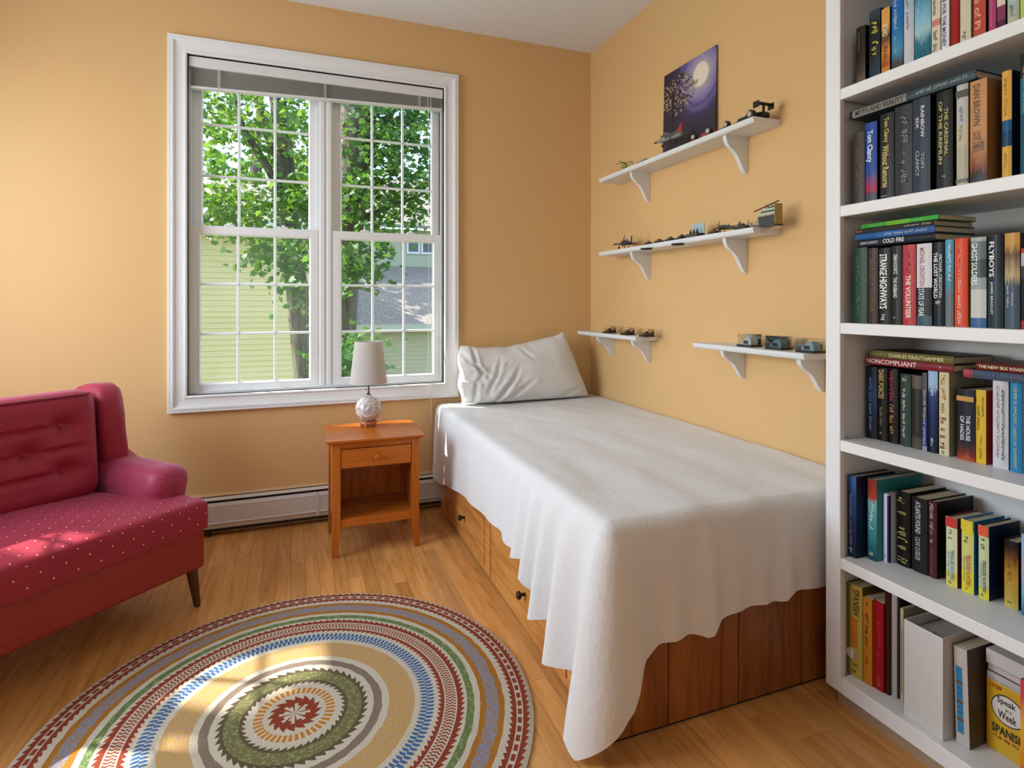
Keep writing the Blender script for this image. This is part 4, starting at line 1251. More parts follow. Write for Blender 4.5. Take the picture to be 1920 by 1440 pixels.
# ================================================================ bookcase
XBK = 1.446
KY0, KY1 = 0.68, 1.237
SHZ = [0.095, 0.434, 0.769, 1.102, 1.434, 1.766, 2.100, 2.434]
bk = thing('bookcase', 'tall white built-in bookcase full of books', 'bookcase', ((XBK + XR) / 2, (KY0 + KY1) / 2, 0))
KO = tuple(bk.location)
XB2 = XR - 0.003
M_BOOKC = plain('#E2E4E5', 0.42, var=0.01)
for (a, c_) in ((1.203, KY1), (KY0, KY0 + 0.034)):
    MB().box(XBK + 0.018, XB2, a, c_, 0.05, ZC - 0.003).build('side_panel', M_BOOKC, bk, org=KO)
MB().box(XB2 - 0.008, XB2, KY0, KY1, 0.05, ZC - 0.003).build('back_panel', M_BOOKC, bk, org=KO)
for (a, c_) in ((1.190, KY1 + 0.001), (KY0 - 0.001, KY0 + 0.046)):
    MB().cbox(XBK, XBK + 0.020, a, c_, 0.05, ZC - 0.003, 0.003).build('stile', M_BOOKC, bk, org=KO)
for i, z in enumerate(SHZ):
    th = 0.031 if i else 0.045
    MB().cbox(XBK + 0.0005, XB2 - 0.008, KY0 + 0.046, 1.190, z - th, z, 0.002).build('shelf', M_BOOKC, bk, org=KO)
MB().cbox(XBK, XBK + 0.02, KY0 + 0.046, 1.190, ZC - 0.12, ZC - 0.003, 0.003).build('top_rail', M_BOOKC, bk, org=KO)
MB().box(XBK + 0.028, XB2, KY0 + 0.02, 1.220, 0.0, 0.050).build('toe_kick', plain('#A58F76', 0.5), bk, org=KO)

# ---------------------------------------------------------------- lettering
TEXTQ = []
def text(parent, org, s, X, ya, yb, za, zb, color, mode='V', name='title', xdir=-1):
    """V: runs down the spine from za to zb, glyph feet at ya; H: runs from ya to yb between zb and za"""
    TEXTQ.append((parent, org, s, X, ya, yb, za, zb, color, mode, name, xdir))
def flush_text():
    tmp = []
    for q in TEXTQ:
        cu = bpy.data.curves.new('t', 'FONT')
        cu.body = q[2]; cu.resolution_u = 2; cu.offset = 0.018
        ob = bpy.data.objects.new('t', cu); COL.objects.link(ob); tmp.append(ob)
    bpy.context.view_layer.update()
    dg = bpy.context.evaluated_depsgraph_get()
    for q, ob in zip(TEXTQ, tmp):
        parent, org, s, X, ya, yb, za, zb, color, mode, name, xdir = q
        me = bpy.data.meshes.new_from_object(ob.evaluated_get(dg))
        n = len(me.vertices)
        co = np.empty(n * 3); me.vertices.foreach_get('co', co); co = co.reshape(n, 3)
        mn, mx = co.min(0), co.max(0)
        tx = (co[:, 0] - mn[0]) / (mx[0] - mn[0]); ty = (co[:, 1] - mn[1]) / (mx[1] - mn[1])
        out = np.empty((n, 3))
        if mode == 'V':
            out[:, 0] = X; out[:, 2] = za + (zb - za) * tx; out[:, 1] = ya + (yb - ya) * ty
        elif mode == 'H':
            out[:, 0] = X; out[:, 1] = ya + (yb - ya) * tx; out[:, 2] = zb + (za - zb) * ty
        elif mode == 'S':     # on a cover that faces -Y: X holds the y, ya..yb run along x
            out[:, 1] = X; out[:, 0] = ya + (yb - ya) * tx; out[:, 2] = zb + (za - zb) * ty
        out -= np.array(org)
        me.vertices.foreach_set('co', out.ravel())
        me.materials.clear(); me.materials.append(plain(color, 0.4, var=0.0))
        me.name = name
        me.update()
        o = bpy.data.objects.new(name, me); COL.objects.link(o); o.parent = parent
    for ob in tmp:
        cu = ob.data
        bpy.data.objects.remove(ob, do_unlink=True); bpy.data.curves.remove(cu)
def letters(parent, org, X, ya, yb, za, zb, color, mode, seed, words=3):
    """lettering too small to read in the photograph: little strokes in word groups"""
    r = random.Random(seed)
    b = MB()
    L = abs(zb - za) if mode == 'V' else abs(yb - ya)
    w = abs(yb - ya) if mode == 'V' else abs(zb - za)
    step = w * 0.62
    n = max(3, int(L / step))
    gaps = set(int(n * (k + 1) / words) + r.choice((-1, 0)) for k in range(words - 1))
    for i in range(n):
        if i in gaps: continue
        a0, a1 = (i + 0.10) / n, (i + 0.80) / n
        h0 = r.choice((0.0, 0.0, 0.15)); h1 = r.choice((1.0, 0.85, 0.7))
        cut = r.random()
        rects = [(a0, a0 + (a1 - a0) * 0.34, h0, h1)]
        if cut < 0.6: rects.append((a0 + (a1 - a0) * 0.66, a1, h0, h1))
        rects.append((a0, a1, h0, h0 + 0.22) if cut < 0.5 else (a0, a1, h1 - 0.22, h1))
        if 0.3 < cut < 0.8: rects.append((a0, a1, 0.42, 0.6))
        for (p, q, u, v) in rects:
            if mode == 'V': b.face([(X, ya + (yb - ya) * u, za + (zb - za) * p), (X, ya + (yb - ya) * u, za + (zb - za) * q), (X, ya + (yb - ya) * v, za + (zb - za) * q), (X, ya + (yb - ya) * v, za + (zb - za) * p)])
            else: b.face([(X, ya + (yb - ya) * p, zb + (za - zb) * u), (X, ya + (yb - ya) * q, zb + (za - zb) * u), (X, ya + (yb - ya) * q, zb + (za - zb) * v), (X, ya + (yb - ya) * p, zb + (za - zb) * v)])
    b.build('lettering', plain(color, 0.4, var=0.0), parent, org=org)

# ---------------------------------------------------------------- books
PAGE = plain('#CFC2A4', 0.8, var=0.1, vscale=200)
def deep(c):
    """printed ink: dark covers are a little denser than their scanned value"""
    v = [int(c[i:i + 2], 16) for i in (1, 3, 5)]
    k = 0.70 + 0.30 * min(1.0, max(v) / 200)
    return '#' + ''.join('%02X' % int(x * k) for x in v)
def spine_mat(stops, vertical=True, smoothing=False, rough=0.4):
    if isinstance(stops, str): return plain(deep(stops), rough, spec=0.22, var=0.07, vscale=40)
    stops = [(p, deep(c)) for p, c in stops]
    key = ('spine', tuple(stops), vertical, smoothing)
    if key in MATS: return MATS[key]
    t = NT('printed_jacket')
    g = t.coord('Generated')
    sx = t.n('SeparateXYZ'); t.l(g, sx.inputs[0])
    v = sx.outputs[2] if vertical else t.math('SUBTRACT', 1.0, sx.outputs[1])
    if smoothing: v = t.math('ADD', v, t.math('MULTIPLY', t.math('SUBTRACT', t.noise(g, 7, 3), 0.5), 0.22))
    col = t.ramp(v, list(stops), 'LINEAR' if smoothing else 'CONSTANT')
    t.color(col); t.set(Roughness=rough)
    t.b.inputs['Specular IOR Level'].default_value = 0.22
    MATS[key] = t.m
    return t.m
def book(x0, x1, y0, y1, z0, z1, spine, board, label, hard=True, upright=True, stops_smooth=False, lean=0.0, name='book', rough=0.4):
    """x0 is the spine plane; upright: thickness along y; flat: thickness along z"""
    t = thing(name, label, 'book', (x0, (y0 + y1) / 2, z0), group='books in the bookcase')
    org = tuple(t.location)
    bt = 0.0024 if hard else 0.0009
    rec = 0.003 if hard else 0.0
    b = MB()
    if upright:
        r = min(0.006, (y1 - y0) * 0.25)
        n = 6
        pts = [(x0 + r * (1 - math.sin(math.pi * k / n)) * (0.6 if hard else 0.25), y1 + (y0 - y1) * k / n) for k in range(n + 1)]
        inner = [(p[0] + 0.0025, min(max(p[1], y0 + bt), y1 - bt)) for p in reversed(pts)]
        b.prism(pts + inner, z0, z1, 'Z', 0)
        xs_ = x0 + r * (0.6 if hard else 0.25)
        b.box(xs_, x1, y0, y0 + bt, z0, z1, 1); b.box(xs_, x1, y1 - bt, y1, z0, z1, 1)
        pg = MB().box(x0 + r + 0.0026, x1 - rec, y0 + bt, y1 - bt, z0 + rec, z1 - rec - 0.0004)
    else:
        r = min(0.006, (z1 - z0) * 0.25)
        n = 6
        pts = [(x0 + r * (1 - math.sin(math.pi * k / n)) * (0.6 if hard else 0.25), z0 + (z1 - z0) * k / n) for k in range(n + 1)]
        inner = [(p[0] + 0.0025, min(max(p[1], z0 + bt), z1 - bt)) for p in reversed(pts)]
        b.prism(pts + inner, y0, y1, 'Y', 0)
        xs_ = x0 + r * (0.6 if hard else 0.25)
        b.box(xs_, x1, y0, y1, z0, z0 + bt, 1); b.box(xs_, x1, y0, y1, z1 - bt, z1, 1)
        pg = MB().box(x0 + r + 0.0026, x1 - rec, y0 + rec, y1 - rec, z0 + bt, z1 - bt)
    b.build('cover', [spine_mat(spine, upright, stops_smooth, rough), spine_mat(board, upright, stops_smooth, rough)], t, org=org)
    pg.build('pages', PAGE, t, org=org)
    return t
LAST = {}
def shelf_book(shelf, xl, xr, yt, label, spine, board=None, texts=(), sb=0.02, depth=0.155, hard=True, sm=False, top=None, bands=()):
    """a standing book between two pixel columns on its spine plane, its top at row yt"""
    z0 = SHZ[shelf] + 0.0006
    X = XBK + sb
    yl, yr = onX(xl, 500, X).y - 0.0004, onX(xr, 500, X).y + 0.0004
    yl = min(yl, LAST.get(shelf, 1.2025) - 0.0005)
    LAST[shelf] = yr
    z1 = top + z0 if top else onX(xl, yt, X).z
    t = book(X, min(X + depth, XB2 - 0.010), yr, yl, z0, z1, spine, board or (spine if isinstance(spine, str) else spine[len(spine) // 2][1]), label, hard, True, sm)
    org = tuple(t.location)
    H, W = z1 - z0, yl - yr
    Xt = X - 0.0006
    for k, (a, c_, col) in enumerate(bands):       # printed bands round the spine, fractions of the height from the top
        MB().box(X - 0.00025, X + 0.0004, yr + 0.0004, yl - 0.0004, z1 - c_ * H, z1 - a * H).build('printed_band', plain(col, 0.4), t, org=org)
    for k, tx in enumerate(texts):
        s, a, c_, p, q, col = tx            # string (or int: unreadable, that many words), from/to down the spine, from/to across, colour
        ya, yb = yl - W * p, yl - W * q
        if isinstance(s, int): letters(t, org, Xt, ya, yb, z1 - a * H, z1 - c_ * H, col, 'V', len(label) * 7 + k, s)
        else: text(t, org, s, Xt, ya, yb, z1 - a * H, z1 - c_ * H, col, 'V')
    return t, (X, yl, yr, z0, z1)
def flat_book(xl, xr, z0, thick, sb, depth, label, spine, board=None, texts=(), hard=True, sm=False):
    X = XBK + sb
    yl, yr = onX(xl, 500, X).y, onX(xr, 500, X).y
    t = book(X, min(X + depth, XB2 - 0.010), yr, yl, z0, z0 + thick, spine, board or (spine if isinstance(spine, str) else spine[0][1]), label, hard, False, sm)
    org = tuple(t.location)
    for k, (s, a, c_, p, q, col) in enumerate(texts):
        ya, yb = yl + (yr - yl) * a, yl + (yr - yl) * c_
        zb, za = z0 + thick * p, z0 + thick * q
        if isinstance(s, int): letters(t, org, X - 0.0006, ya, yb, za, zb, col, 'H', len(label) * 5 + k, s)
        else: text(t, org, s, X - 0.0006, ya, yb, za, zb, col, 'H')
    return z0 + thick + 0.0006

# shelf with the tall blue spines (second highest in view order from the ceiling)
A = 5
shelf_book(A, 1605, 1622, 54, 'short dark brown paperback with a sepia foot, first on its shelf', [(0, '#8C7D63'), (0.26, '#5A4636'), (0.55, '#2A211B')], '#17120E', [(2, 0.08, 0.42, 0.22, 0.42, '#8F8578')], 0.045, 0.11, False, True)
shelf_book(A, 1629, 1650, 24, 'black and slate blue paperback with yellow block lettering', [(0, '#2F4A5E'), (0.38, '#20262E'), (0.8, '#16181A'), (0.92, '#39474E')], '#121212', [(1, 0.16, 0.34, 0.25, 0.8, '#C9C23A'), (1, 0.44, 0.66, 0.25, 0.85, '#C9C23A')], 0.035, 0.11, False, True)
shelf_book(A, 1652, 1668, 19, 'gold and orange paperback with a striped lower title', [(0, '#D99A35'), (0.18, '#B8621F'), (0.35, '#D88E2A'), (0.58, '#3F4B3C'), (0.75, '#CF9A4A')], '#2A1C12', [('ECHO', 0.24, 0.42, 0.2, 0.8, '#E4DCC4'), ('BURNING', 0.45, 0.86, 0.2, 0.75, '#7A2E12')], 0.03, 0.11, False, True)
shelf_book(A, 1670, 1692, 0, 'bright blue book with white script and a brown foot', [(0, '#4D4A4E'), (0.10, '#5A4A4C'), (0.24, '#3E8FB4'), (0.5, '#1F6FB0'), (0.8, '#1E62B4')], '#164A86', [(2, 0.06, 0.52, 0.25, 0.55, '#BFDDF2'), (2, 0.60, 0.80, 0.3, 0.5, '#9CC8E0')], 0.03, 0.15, True, True, top=0.232)
shelf_book(A, 1693, 1712, 0, 'pale cloud-grey book between two blue spines', [(0, '#B9C3CA'), (0.3, '#C7C4CB'), (0.6, '#AEBCC8'), (0.85, '#8FB0C8')], '#8CA4B4', [(2, 0.2, 0.6, 0.3, 0.6, '#9AA4B4')], 0.03, 0.15, True, True, top=0.240)
shelf_book(A, 1713, 1744, 0, 'wide blue book with a breaking teal wave', [(0, '#1F5E74'), (0.20, '#2A7A92'), (0.32, '#9CC0CC'), (0.52, '#6FB0C8'), (0.75, '#1D6FA8')], '#153E5C', [(2, 0.1, 0.5, 0.25, 0.45, '#BCD6EA')], 0.03, 0.155, True, True, top=0.240)
shelf_book(A, 1746, 1763, 0, 'cream paperback with a small red emblem on its spine', '#CFC7B2', '#B8AE96', [(2, 0.08, 0.55, 0.2, 0.5, '#6E6450'), (2, 0.72, 0.95, 0.2, 0.7, '#7C7460')], 0.028, 0.14, False, top=0.225, bands=((0.60, 0.67, '#C27668'),))
shelf_book(A, 1764.5, 1779.5, 0, 'white paperback with navy capitals about money', '#D4D5DA', '#B4B4B4', [('ONE FOR THE MONEY', 0.30, 0.93, 0.15, 0.62, '#2A3566')], 0.028, 0.14, False, top=0.215)
shelf_book(A, 1780.5, 1798, 0, 'dark red hardback next to the white paperback about money', '#A31E22', '#8A0F14', [(1, 0.2, 0.45, 0.2, 0.55, '#D8A090')], 0.028, 0.15, top=0.225)
shelf_book(A, 1799.5, 1820, 0, 'beige paperback between the dark red and the orange-red book', '#C9C2AC', '#B8AE92', [(2, 0.15, 0.5, 0.25, 0.6, '#A8A4A0'), (1, 0.86, 0.95, 0.2, 0.7, '#A8A088')], 0.028, 0.14, False, top=0.225)
shelf_book(A, 1824, 1848, 0, 'orange-red book titled Life of Pi', '#B84A30', '#2A0E0A', [('Life of Pi', 0.42, 0.88, 0.15, 0.65, '#E8A088')], 0.030, 0.14, False, top=0.215)
shelf_book(A, 1853, 1867.5, 0, 'magenta pink paperback with pale lettering', '#B03A70', '#5A1430', [(2, 0.15, 0.92, 0.25, 0.6, '#DE8AB0')], 0.030, 0.14, False, top=0.210)
shelf_book(A, 1868.5, 1885, 0, 'white and plum paperback with a black leaf mark', [(0, '#5A2440'), (0.12, '#8A3A58'), (0.27, '#CFC8BA')], '#3A2630', [(1, 0.48, 0.54, 0.25, 0.7, '#3A342E')], 0.030, 0.14, False, top=0.210)
shelf_book(A, 1887, 1910, 0, 'pale aqua and tan book', [(0, '#BDBBA8'), (0.20, '#A9B8A8'), (0.30, '#A4C4C4'), (0.7, '#9CC0C8')], '#7A7048', [(1, 0.78, 0.9, 0.25, 0.6, '#8E9A94')], 0.030, 0.15, True, True, top=0.225)
shelf_book(A, 1911, 1934, 0, 'lime green book at the near end of its row', [(0, '#B4C46A'), (0.35, '#B9C98A'), (0.6, '#C4CCB0')], '#8EA04E', (), 0.030, 0.15, top=0.225)

# shelf with the flat slate-blue volume on top of a dark row
B_ = 4
tops = []
def add(*a, **k):
    t, g = shelf_book(*a, **k); tops.append(g[4]); return t
add(B_, 1597.5, 1620, 252, 'plain dark brown hardback, first of the dark row', '#4A4038', '#2E2722', [(2, 0.2, 0.8, 0.3, 0.6, '#5E4E3C')], 0.022)
add(B_, 1621, 1643, 240, 'blue thriller with white author name and red splash', [(0, '#54686E'), (0.10, '#3E5660'), (0.16, '#B02848'), (0.36, '#2A4E9A'), (0.6, '#1F4AA0')], '#101830', [('Tom Clancy', 0.10, 0.50, 0.12, 0.72, '#E6E8EE')], 0.024, 0.15, True, True, top=0.218)
add(B_, 1648.5, 1675, 240, 'black hardback with tall gold lettering beside the blue thriller', '#23211F', '#181615', [('Tom Clancy', 0.05, 0.34, 0.28, 0.70, '#C9B25C'), ('Without Remorse', 0.37, 0.86, 0.22, 0.70, '#C9B25C'), (2, 0.945, 0.965, 0.1, 0.7, '#B8B4AA')], 0.024, top=0.229)
add(B_, 1676, 1709.5, 230, 'charcoal hardback with faint grey lettering, left of the navy one', '#3A3840', '#2A2830', [(2, 0.12, 0.42, 0.4, 0.8, '#7C7A82'), (1, 0.50, 0.55, 0.5, 0.65, '#8A8890'), (2, 0.60, 0.86, 0.35, 0.75, '#74727A')], 0.022, top=0.235)
add(B_, 1710, 1743, 216, 'navy grey hardback titled Rainbow Six', '#3A4254', '#12141A', [('RAINBOW', 0.09, 0.42, 0.50, 0.72, '#C8CCD4'), ('SIX', 0.20, 0.32, 0.22, 0.40, '#C8CCD4'), ('TOM', 0.58, 0.74, 0.52, 0.72, '#9AA2AE'), ('CLANCY', 0.55, 0.82, 0.22, 0.42, '#9AA2AE')], 0.022, top=0.240)
add(B_, 1754, 1785, 205, 'black hardback with pale gold lettering titled The Cardinal', '#1C1B18', '#14130F', [('THE CARDINAL', 0.18, 0.66, 0.55, 0.78, '#B4AC54'), ('OF THE KREMLIN', 0.10, 0.74, 0.20, 0.42, '#B4AC54'), (1, 0.86, 0.88, 0.4, 0.6, '#C8C4B8')], 0.022, top=0.238)
add(B_, 1791.5, 1814, 190, 'grey and ivory hardback with a dark flower at the top', [(0, '#B9B29C'), (0.4, '#C4BA98'), (0.6, '#BDBCB6')], '#7A6A52', [(2, 0.22, 0.56, 0.3, 0.6, '#8E969E')], 0.022, 0.15, top=0.240, bands=((0.06, 0.13, '#3A3438'), (0.93, 0.965, '#4A4A44')))
add(B_, 1818, 1850, 180, 'thick tan book with brown capitals and a medallion', [(0, '#3E4A48'), (0.09, '#3A2A1C'), (0.16, '#8E4A2A'), (0.30, '#B07A4A'), (0.55, '#BE8A58'), (0.8, '#C08A56')], '#A8743E', [('DAN BROWN', 0.04, 0.44, 0.22, 0.62, '#4A2418'), ('LOST', 0.50, 0.585, 0.2, 0.66, '#5A2E1C'), ('SYMBOL', 0.60, 0.70, 0.15, 0.85, '#5A2E1C')], 0.018, 0.15, False, True, top=0.236)
add(B_, 1877, 1896, 170, 'yellow and blue hardback behind the thick tan book', [(0, '#D2A546'), (0.30, '#1E4A72'), (0.44, '#20608E'), (0.54, '#D9A848')], '#14385C', [(2, 0.06, 0.42, 0.3, 0.6, '#A87E2E'), (1, 0.76, 0.9, 0.3, 0.6, '#A87E2E')], 0.03, 0.15, top=0.240)
add(B_, 1911, 1934, 160, 'black hardback with a bright cyan edge', [(0, '#1E5A72'), (0.5, '#2A6E88'), (0.8, '#2A2A26')], '#101418', [(2, 0.1, 0.5, 0.3, 0.6, '#B8B070')], 0.02, 0.15, top=0.262)
flat_book(1592, 1829, max(tops[:-1]) + 0.001, 0.021, 0.014, 0.20, 'slate blue large volume lying flat across the dark row', [(0, '#1E2628'), (0.03, '#8E8A80'), (0.50, '#3E525C'), (0.55, '#465C66'), (1.0, '#465C66')], '#3E525C', [('MYTH AND REALITY', 0.06, 0.48, 0.2, 0.8, '#1E2224'), (3, 0.58, 0.95, 0.3, 0.7, '#A9B0B0')])

# shelf with the bright green paperback on a stack
C_ = 3
tops = []
add(C_, 1597.5, 1624.5, 466, 'dark green cloth hardback', '#1F4A38', '#123A30', [(2, 0.1, 0.9, 0.3, 0.55, '#3E6A3A')], 0.022)
add(C_, 1625.5, 1645, 466, 'brown cloth hardback beside the dark green one', '#4A3628', '#2E2018', [(2, 0.15, 0.85, 0.3, 0.6, '#6E5238')], 0.022)
add(C_, 1646, 1668.5, 466, 'black hardback with large chalk-white capitals', '#1E1E1E', '#161616', [('STRANGE', 0.08, 0.36, 0.15, 0.78, '#E8E8E6'), ('HIGHWAYS', 0.38, 0.80, 0.15, 0.78, '#E8E8E6'), (1, 0.87, 0.955, 0.25, 0.6, '#DADAD8')], 0.022)
add(C_, 1669, 1690.5, 462, 'black hardback with small white capitals and a dot near the foot', '#272927', '#1A1C1A', [('DEAN KOONTZ', 0.11, 0.36, 0.30, 0.66, '#D4D6D2'), ('THE HUSBAND', 0.40, 0.66, 0.28, 0.62, '#D4D6D2'), (1, 0.90, 0.925, 0.3, 0.45, '#E0E0DC')], 0.022)
add(C_, 1691, 1716, 460, 'red hardback titled The Volunteer', '#B83A3E', '#9A2024', [(2, 0.08, 0.36, 0.4, 0.65, '#7A2024'), ('THE VOLUNTEER', 0.38, 0.92, 0.28, 0.68, '#ECD8D0')], 0.020)
add(C_, 1717, 1746, 458, 'white-topped hardback, dark below, titled State of Fear', [(0, '#4A6270'), (0.12, '#20262A'), (0.46, '#CFCFD2')], '#20242A', [('MICHAEL CRICHTON', 0.05, 0.52, 0.25, 0.58, '#A85A68'), ('STATE OF FEAR', 0.55, 0.89, 0.18, 0.54, '#D2E2EA')], 0.018)
add(C_, 1748, 1770, 455, 'midnight blue hardback titled The Lost World', '#1E2830', '#141A20', [('THE LOST WORLD', 0.12, 0.67, 0.12, 0.46, '#E4E6E6'), ('MICHAEL CRICHTON', 0.15, 0.66, 0.58, 0.86, '#B8BCBE'), (1, 0.70, 0.745, 0.2, 0.7, '#C8D0D2')], 0.020)
add(C_, 1770.8, 1787, 450, 'slim cyan and grey hardback', [(0, '#7A8288'), (0.35, '#6E8088'), (0.5, '#4A8EA8'), (0.75, '#4FA0C0')], '#2E4450', [(2, 0.06, 0.48, 0.35, 0.8, '#CFE0E6')], 0.020, 0.15, True, True)
add(C_, 1788, 1813, 448, 'bright orange-red hardback next to the war history', '#D8492E', '#C8902E', [(3, 0.05, 0.42, 0.3, 0.6, '#E88A6E'), (3, 0.44, 0.97, 0.28, 0.58, '#F0CDB8')], 0.018)
add(C_, 1818, 1848, 446, 'grey and white war history with a blue foot, titled Ghost Soldiers', [(0, '#3E6A9E'), (0.105, '#C2C6C4'), (0.42, '#9AA6AA'), (0.55, '#4A585E'), (0.75, '#6E7A80'), (0.95, '#A8B0B0')], '#20303C', [('GHOST', 0.06, 0.27, 0.12, 0.5, '#E2E6E4'), ('SOLDIERS', 0.28, 0.53, 0.12, 0.5, '#E2E6E4')], 0.016, 0.16)
add(C_, 1849.5, 1880, 442, 'dark teal hardback titled Flyboys', [(0, '#2A3A44'), (0.4, '#2E4450'), (0.6, '#1E2A34'), (0.9, '#18222C')], '#101A22', [('FLYBOYS', 0.07, 0.45, 0.18, 0.48, '#E8ECEE'), ('JAMES BRADLEY', 0.50, 0.86, 0.22, 0.42, '#B8C4CA')], 0.016, 0.16, True, True)
add(C_, 1881.5, 1911, 438, 'gold and slate hardback with a golden figure at the top', [(0, '#4E6474'), (0.45, '#4A5E70'), (0.55, '#BDA478'), (0.78, '#6E5640'), (0.88, '#C2954A')], '#2A2420', [(2, 0.55, 0.78, 0.2, 0.35, '#C4D0DA'), (1, 0.62, 0.76, 0.5, 0.65, '#C4D0DA')], 0.016, 0.16, True, True)
add(C_, 1912.5, 1934, 466, 'black hardback with a red top and red foot', [(0, '#B03038'), (0.10, '#2A2A2C'), (0.62, '#4A4E52'), (0.78, '#A8B4C0'), (0.94, '#C82A2E')], '#1A1A1C', (), 0.016, 0.16)
z = max(tops[:6]) + 0.0012
z = flat_book(1606, 1752, z, 0.0185, 0.016, 0.150, 'navy hardback lying flat, titled Cold Fire', '#262A3C', '#1A1C28', [('DEAN R. KOONTZ', 0.06, 0.30, 0.3, 0.72, '#B4B6BE'), ('COLD FIRE', 0.37, 0.64, 0.22, 0.85, '#D0D2D8')])
z = flat_book(1603, 1752, z, 0.0170, 0.014, 0.152, 'blue hardback lying flat on the navy one', [(0, '#1F5E9A'), (0.3, '#2A6AA8'), (0.6, '#3A5E9C'), (1, '#3A5E9C')], '#20304E', [(4, 0.40, 0.92, 0.3, 0.7, '#B4C8E0')])
z = flat_book(1602, 1749, z, 0.0125, 0.016, 0.150, 'black paperback lying flat under the green one', '#24211F', '#191716', [(1, 0.02, 0.12, 0.2, 0.8, '#A8782E'), (2, 0.66, 0.84, 0.35, 0.65, '#C8C8C4'), (1, 0.88, 0.98, 0.3, 0.7, '#B8A84A')], False)
z = flat_book(1615, 1760, z, 0.0110, 0.014, 0.140, 'bright green paperback on top of the stack', [(0, '#2A9A2E'), (0.35, '#6AB81E'), (0.65, '#2AA838'), (1, '#2AA838')], '#2A8A30', [(3, 0.1, 0.9, 0.3, 0.7, '#8ED040')], False)

# shelf with two flat stacks over dark spines
D_ = 2
tops = []
add(D_, 1622, 1643, 688, 'navy hardback with widely spaced pale capitals', [(0, '#141A2C'), (0.4, '#1E3054'), (0.65, '#24446E'), (0.9, '#1A2440')], '#101628', [(4, 0.15, 0.90, 0.35, 0.6, '#8EA2C0')], 0.098, 0.15, True, True, top=0.206)
add(D_, 1643.5, 1662.5, 690, 'black hardback with gold capitals titled Dark Forces', '#1A1712', '#12100C', [('DARK FORCES', 0.03, 0.42, 0.18, 0.72, '#B49A4E'), (2, 0.54, 0.80, 0.3, 0.55, '#8E805A'), (1, 0.88, 0.91, 0.3, 0.5, '#A8A294')], 0.10, 0.15, top=0.206)
add(D_, 1664, 1683, 690, 'black hardback with red upper and orange lower lettering', '#1C1614', '#14100F', [(1, 0.03, 0.44, 0.18, 0.66, '#A8283A'), (3, 0.48, 0.88, 0.22, 0.62, '#C08A48')], 0.10, 0.15, top=0.207)
add(D_, 1686, 1707, 704, 'dark green-grey hardback with white serif title', '#3A4A44', '#20262A', [('2', 0.04, 0.11, 0.3, 0.65, '#9AA8A0'), (4, 0.20, 0.88, 0.28, 0.55, '#D2DAD4')], 0.10, 0.15, top=0.196)
add(D_, 1708, 1727.5, 708, 'charcoal leather-look book with grey end panels', [(0, '#5A544C'), (0.16, '#3A3632'), (0.80, '#3A3632'), (0.82, '#6A645C')], '#1A1918', [(1, 0.20, 0.78, 0.55, 0.7, '#5A5650')], 0.10, 0.15, top=0.196)
add(D_, 1728.5, 1738, 700, 'thin slate book with white lettering below', [(0, '#8E96A8'), (0.06, '#24407A'), (0.4, '#3E4454'), (0.7, '#5A5C66')], '#2A3044', [(3, 0.22, 0.92, 0.25, 0.75, '#C4CCDC')], 0.10, 0.13, False, top=0.205)
add(D_, 1738.5, 1757, 695, 'navy book with a glowing pale blue top', [(0, '#1A2038'), (0.5, '#24386A'), (0.72, '#3A4E7E'), (0.82, '#9CBCD8')], '#0E1018', [(1, 0.16, 0.30, 0.35, 0.65, '#DCE8F2'), (1, 0.82, 0.92, 0.35, 0.6, '#DCE8F2')], 0.10, 0.15, True, True, top=0.212)
add(D_, 1760, 1779, 697, 'ivory book with yellow and rust lettering', '#C9BF9C', '#A8A884', [(3, 0.03, 0.50, 0.25, 0.7, '#CC8E2E'), (4, 0.54, 0.93, 0.15, 0.72, '#9A4A2A'), (1, 0.945, 0.985, 0.3, 0.6, '#4A3A2A')], 0.10, 0.14, False, top=0.212)
z = max(tops) + 0.0012
z = flat_book(1622.5, 1786.5, z, 0.0200, 0.094, 0.155, 'maroon hardback lying flat, titled Noncompliant', '#8A2A38', '#5A1620', [('NONCOMPLIANT', 0.02, 0.62, 0.2, 0.85, '#E2C8C0'), (1, 0.86, 0.885, 0.35, 0.7, '#E8D8D0')])
z = flat_book(1629, 1788, z, 0.0200, 0.096, 0.155, 'olive gold hardback lying flat on the maroon one', '#77703E', '#1E1C14', [(4, 0.02, 0.24, 0.3, 0.62, '#A89C5C'), ('CHARLES KRAUTHAMMER', 0.26, 0.90, 0.22, 0.72, '#CFC794')])
tops = []
add(D_, 1793, 1826.5, 730, 'dark navy children book with orange glow at its foot, titled House of Hades', [(0, '#B8542A'), (0.10, '#7A3420'), (0.24, '#282A3A'), (0.8, '#242636')], '#15161E', [('THE HOUSE', 0.36, 0.72, 0.55, 0.80, '#D4D4DA'), ('OF HADES', 0.38, 0.72, 0.22, 0.45, '#D4D4DA')], 0.10, 0.14, True, True, bands=((0.10, 0.17, '#B8862E'),), top=0.176)
add(D_, 1827.5, 1848.5, 728, 'yellow paperback with green and brown lettering', '#D2B02E', '#B03028', [(1, 0.10, 0.36, 0.62, 0.85, '#4A7A2A'), (2, 0.22, 0.55, 0.15, 0.42, '#7A5A1E'), (2, 0.62, 0.94, 0.35, 0.65, '#C87A2A')], 0.105, 0.12, False, top=0.178)
add(D_, 1859.5, 1889.5, 712, 'white hardback with a dark ink smear down its spine', '#C6C8CE', '#A4A8B0', [(3, 0.06, 0.88, 0.3, 0.5, '#9A96A4'), (1, 0.10, 0.90, 0.62, 0.8, '#3A3838')], 0.10, 0.15, top=0.206)
add(D_, 1892, 1916, 714, 'sky blue hardback with pale yellow lettering', '#2F86B4', '#1A4A86', [(4, 0.05, 0.95, 0.35, 0.65, '#B8CC9A')], 0.10, 0.15, top=0.206)
